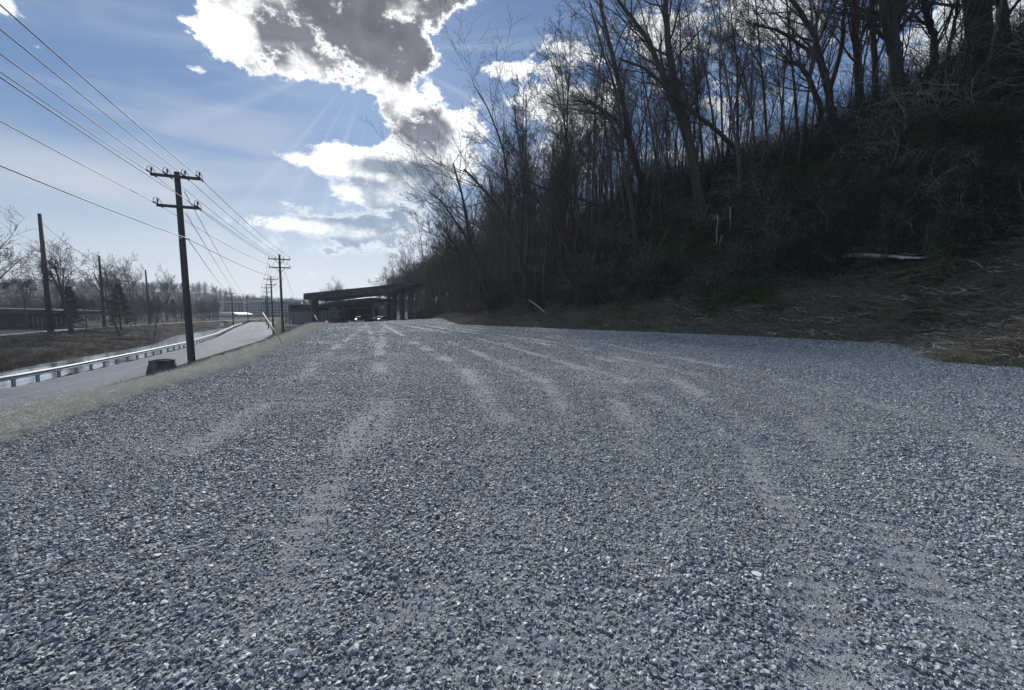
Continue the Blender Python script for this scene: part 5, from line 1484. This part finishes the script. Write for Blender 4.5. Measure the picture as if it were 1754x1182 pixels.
# trees bristling on the far hill and a belt of bare woodland at its foot
coll = hidden_collection('far_tree_shapes')
LITE = dict(FOREST, lite=True, n=[16, 7, 4], seg=[6, 4, 3, 2], levels=3, rmin=0.05, t0=[0.25, 0.2, 0.1], ratio=[.42, .45, .5])
for i in range(5):
    wood = TB(); grow(random.Random(700 + i), LITE, wood, wood, Vector((0, 0, 0)), Vector((0, 0, 1)), 14, 0.2, 0)
    me = bpy.data.meshes.new('far_tree'); V = np.concatenate(wood.V); F = np.concatenate(wood.F); me.from_pydata(V.tolist(), [], F.tolist()); me.materials.append(M['twig'])
    coll.objects.link(bpy.data.objects.new('far_tree', me))
for i in range(2):
    rng = random.Random(800 + i); V, F = [], []
    for k in range(500):
        z = 13 * rng.random() ** .7; R = 3.2 * (1 - z / 13.5) ** .6 * math.sqrt(rng.random()); a = rng.random() * 6.28; c = Vector((R * math.cos(a), R * math.sin(a), z)); s_ = .55
        d1 = Vector((rng.gauss(0, 1), rng.gauss(0, 1), rng.gauss(0, .6))).normalized() * s_; d2 = perp(d1.normalized(), rng) * s_ * .6
        n = len(V); V += [c - d2, c + d1, c + d2]; F.append((n, n + 1, n + 2))
    proto_mesh(coll, 'far_tree_green', V, F, M['conifer'])
sel = RV[(rs.rand(len(RV)) < 0.30) & (RV[:, 0] > -900) & (RV[:, 0] < 0)]
PW = sel + np.stack([rs.normal(0, 2, len(sel)), rs.normal(0, 2, len(sel)), np.full(len(sel), -1.0)], 1)
idx = np.where(rs.rand(len(PW)) < .10, rs.randint(5, 7, len(PW)), rs.randint(0, 5, len(PW)))
sc = rs.uniform(.6, 1.15, len(PW)); 
# belt behind the path
n = 950; u = rs.uniform(-350, 375, n); Yb = 150 + 190 * rs.rand(n); x = (u - CX) / FPX * Yb
belt = np.stack([x, Yb, ground_z(x, Yb)], 1); ok = sdist(belt[:, :2], PATH_L) < -6; belt = belt[ok]
idb = np.where(rs.rand(len(belt)) < .07, rs.randint(5, 7, len(belt)), rs.randint(0, 5, len(belt))); scb = rs.uniform(.35, .85, len(belt))
yf = rs.uniform(108, 300, 520); xf = np.interp(yf, EDGE_R[:, 1], EDGE_R[:, 0]) + rs.uniform(9, 62, 520)
fr = np.stack([xf, yf, ground_z(xf, yf)], 1); PW = np.concatenate([PW, fr]); sc = np.concatenate([sc, rs.uniform(.8, 1.3, 520)]); idx = np.concatenate([idx, rs.randint(0, 5, 520)])
PA = np.concatenate([PW, belt]); SA = np.concatenate([sc, scb]); IA = np.concatenate([idx, idb])
scatter('distant_woodland', 'bare winter woodland massed behind the path and over the far hill', coll, PA, np.stack([np.zeros(len(PA)), np.zeros(len(PA)), rs.uniform(0, 6.28, len(PA))], 1), np.repeat(SA[:, None], 3, 1), IA)

# ------------------------------------------------------------------ deadwood on the slope
def ghit(u, v, dz=0.05):
    Y = hit(u, v, 8, 120); p = at(u, v, Y); return Vector((p.x, p.y, gz(p.x, p.y) + dz))
def lying(pts, dz=0.06, lift=None):
    out = [ghit(u, v, dz) for u, v in pts]
    return out
def limb(name, P, r0, r1, mat, label, cat, n=7, twigs=(), seed=0, group=None):
    base = P[0].copy(); rng = random.Random(seed)
    e = empty(name, base); tag(e, label, cat, group)
    Q = []
    for i in range(len(P) - 1):
        for k in range(3): Q.append(P[i].lerp(P[i + 1], k / 3) - base + Vector((rng.gauss(0, .03), rng.gauss(0, .03), abs(rng.gauss(0, .02)))))
    Q.append(P[-1] - base)
    MB().tube(Q, [r0 + (r1 - r0) * i / (len(Q) - 1) for i in range(len(Q))], n).build('stem', M[mat], e, smooth=True)
    for (T, a, b) in twigs:
        MB().tube([t - base for t in T], [a + (b - a) * i / (len(T) - 1) for i in range(len(T))], 5).build('side_branch', M[mat], e, smooth=True)
    return e
# the split pale log: several splinters side by side
_a = ghit(1462, 458, 0.55); _b = ghit(1582, 464, 0.45); sp0 = [_a.lerp(_b, k / 3) for k in range(4)]
for _p in sp0: _p.z = max(_p.z, gz(_p.x, _p.y) + 0.08)
sl = empty('split_log', sp0[0]); tag(sl, 'splintered pale log lying on the cut grass in front of a longer fallen trunk', 'log')
rng = random.Random(5)
for k in range(13):
    off = Vector((rng.uniform(-.5, .2), rng.uniform(-.45, .45), rng.uniform(-.06, .26)))
    Q = [p - sp0[0] + off * (1 - 0.4 * i) + Vector((rng.gauss(0, .04), 0, rng.gauss(0, .02))) for i, p in enumerate(sp0)]
    Q[-1] = Q[-1] + Vector((rng.uniform(-1.4, .2), 0, 0))
    MB().tube(Q, [0.014, 0.06, 0.068, 0.026], 4).build('splinter', M['pale_wood'], sl)
lt = lying([(1500, 452), (1560, 449), (1620, 446), (1690, 434), (1760, 430)], 0.25)
limb('fallen_log', lt, 0.10, 0.14, 'bark_pale', 'long grey fallen trunk behind the splintered log, running off to the right', 'fallen trunk', 8,
     [([lt[1] + Vector((.4, 0, 0)), lt[1] + Vector((.55, 0, .35)), lt[1] + Vector((.85, 0, .75))], 0.07, 0.03)], 1)
lt = lying([(1300, 488), (1340, 480), (1375, 470), (1410, 462), (1440, 456), (1470, 455)], 0.14)
limb('fallen_branch', lt, 0.02, 0.045, 'bark_pale', 'long thin fallen branch reaching left from the splintered log', 'branch', 6,
     [(lying([(1400, 463), (1370, 450), (1340, 447), (1315, 455)], .3), 0.03, 0.01), (lying([(1440, 457), (1400, 448), (1360, 448)], .3), 0.03, 0.012)], 2)
def stick(u0, v0, u1, v1, r, mat, label, bend=0.1, dz=(0.04, 0.04), seed=0):
    a = ghit(u0, v0, dz[0]); 
    if dz[1] > 0.3: b = at(u1, v1, a.y); 
    else: b = ghit(u1, v1, dz[1])
    m = a.lerp(b, .5) + Vector((0, 0, bend * (b - a).length))
    limb('stick', [a, m, b], r, r * .5, mat, label, 'stick', 5, (), seed)
stick(940, 541, 906, 514, 0.06, 'pale_wood', 'broken pale pole leaning up at the foot of slope near the forked tree', 0.0, (0, 1.0), 1)
stick(932, 546, 911, 530, 0.03, 'bark_pale', 'short stick leaning beside the broken pale pole', 0.0, (0, 1.0), 2)
stick(1228, 430, 1237, 403, 0.06, 'pale_wood', 'upright broken pale stub above the green mounds, shorter of two', 0.02, (0, 1.0), 3)
stick(1226, 432, 1229, 368, 0.035, 'pale_wood', 'slim upright pale stick beside the broken stub', 0.0, (0, 1.0), 4)
stick(1251, 405, 1251, 355, 0.045, 'pale_wood', 'tall pale dead stem standing right of the broken stub', 0.0, (0, 1.0), 5)
stick(1562, 592, 1710, 600, 0.022, 'pale_wood', 'long thin pale stick lying by the gravel edge at right', 0.01, (.05, .06), 6)
stick(1660, 617, 1708, 627, 0.02, 'pale_wood', 'short pale stick lying lowest near the gravel corner', 0.03, (.05, .05), 7)
stick(1558, 543, 1602, 545, 0.028, 'pale_wood', 'bright pale stick in the middle of the cut grass patch', 0.0, (.06, .06), 8)
stick(1606, 525, 1616, 524, 0.04, 'pale_wood', 'short bright wood chip higher on the cut grass patch', 0.0, (.06, .06), 9)
stick(1690, 562, 1699, 566, 0.03, 'pale_wood', 'small bright wood chip toward the right edge of the cut grass', 0.0, (.06, .06), 10)
stick(1612, 552, 1640, 547, 0.018, 'hay', 'thin tan stick right of the bright pale stick', 0.0, (.06, .06), 11)
stick(1392, 502, 1397, 508, 0.03, 'pale_wood', 'small upright pale chip left below the splintered log', 0.0, (.06, .06), 12)
stick(1708, 515, 1754, 512, 0.04, 'bark_pale', 'grey stick lying at the right edge of the cut grass', 0.0, (.08, .08), 13)
stick(1613, 440, 1640, 380, 0.016, 'bark_pale', 'thin stem leaning up from the fallen trunk', 0.05, (0, 1.0), 14)
stick(1190, 330, 1150, 420, 0.03, 'bark_pale', 'crooked pale branch hanging down beside the thick forked tree', 0.15, (0, 1.0), 15)
for k, (u0, v0, u1, v1) in enumerate([(1040, 516, 1100, 508), (1085, 515, 1120, 498), (1150, 508, 1195, 490), (1165, 522, 1195, 510), (1020, 505, 1050, 520), (960, 546, 990, 536), (1290, 540, 1330, 528), (1060, 552, 1074, 545)]):
    stick(u0, v0, u1, v1, 0.025, 'bark_pale', ['grey stick above the green weeds at the slope foot', 'forked grey stick lying below the ivy mounds', 'grey stick lying across brush right of the ivy mounds', 'short grey stick at the edge of the mown strip',
         'slanting grey stick below the tall curved tree', 'small stick right of the broken pale pole', 'tan stick on the straw-coloured grass below the splintered log', 'tiny curled stick at the gravel edge'][k], 0.08, (.05, .12), 20 + k)
# pale brush pile at the lot corner
bp_ = ghit(838, 532)
e = empty('brush_pile', bp_); tag(e, 'pale pile of broken branches at the corner of the lot', 'brush pile')
rng = random.Random(9)
for k in range(46):
    a = Vector((rng.gauss(0, 1.5), rng.gauss(0, .7), rng.uniform(0, .5))); d = Vector((rng.gauss(0, 1), rng.gauss(0, .6), rng.gauss(.1, .35))).normalized(); L = rng.uniform(.6, 2.0)
    MB().tube([a, a + d * L * .5 + Vector((0, 0, .08)), a + d * L], [.035, .028, .012], 5).build('branch', M['bark_pale'] if k % 3 else M['pale_wood'], e)
# dark cut branch lying on the straw edge above the road
lt = [Vector((*on_z(u, v, 0), 0)) for u, v in ((72, 700 - 8), (82, 693 - 2), (96, 690), (110, 686))]
P_ = []
for u, v in ((70, 688), (80, 693), (92, 690), (106, 687)):
    Y = 8.6; p = at(u, v, Y); P_.append(Vector((p.x, p.y, max(p.z, gz(p.x, p.y) + .03))))
limb('fallen_branch', P_, 0.008, 0.035, 'bark', 'dark curved branch end sticking out over the lower straw edge', 'branch', 6, (), 4)

# ------------------------------------------------------------------ thin valley haze
HAZE = 0.0003
hz = MB(); hz.box((0, 945, 44), (3040, 2530, 104)); ho = hz.build('haze')
hm = bpy.data.materials.new('haze_air'); hm.use_nodes = True; ht_ = hm.node_tree; ht_.nodes.clear()
pv_n = ht_.nodes.new('ShaderNodeVolumePrincipled'); pv_n.inputs['Color'].default_value = (0.80, 0.88, 1.0, 1); pv_n.inputs['Density'].default_value = HAZE; pv_n.inputs['Anisotropy'].default_value = 0.3
on_ = ht_.nodes.new('ShaderNodeOutputMaterial'); ht_.links.new(pv_n.outputs[0], on_.inputs['Volume'])
ho.data.materials.append(hm); tag(ho, 'thin pale winter haze filling the valley', kind='stuff')
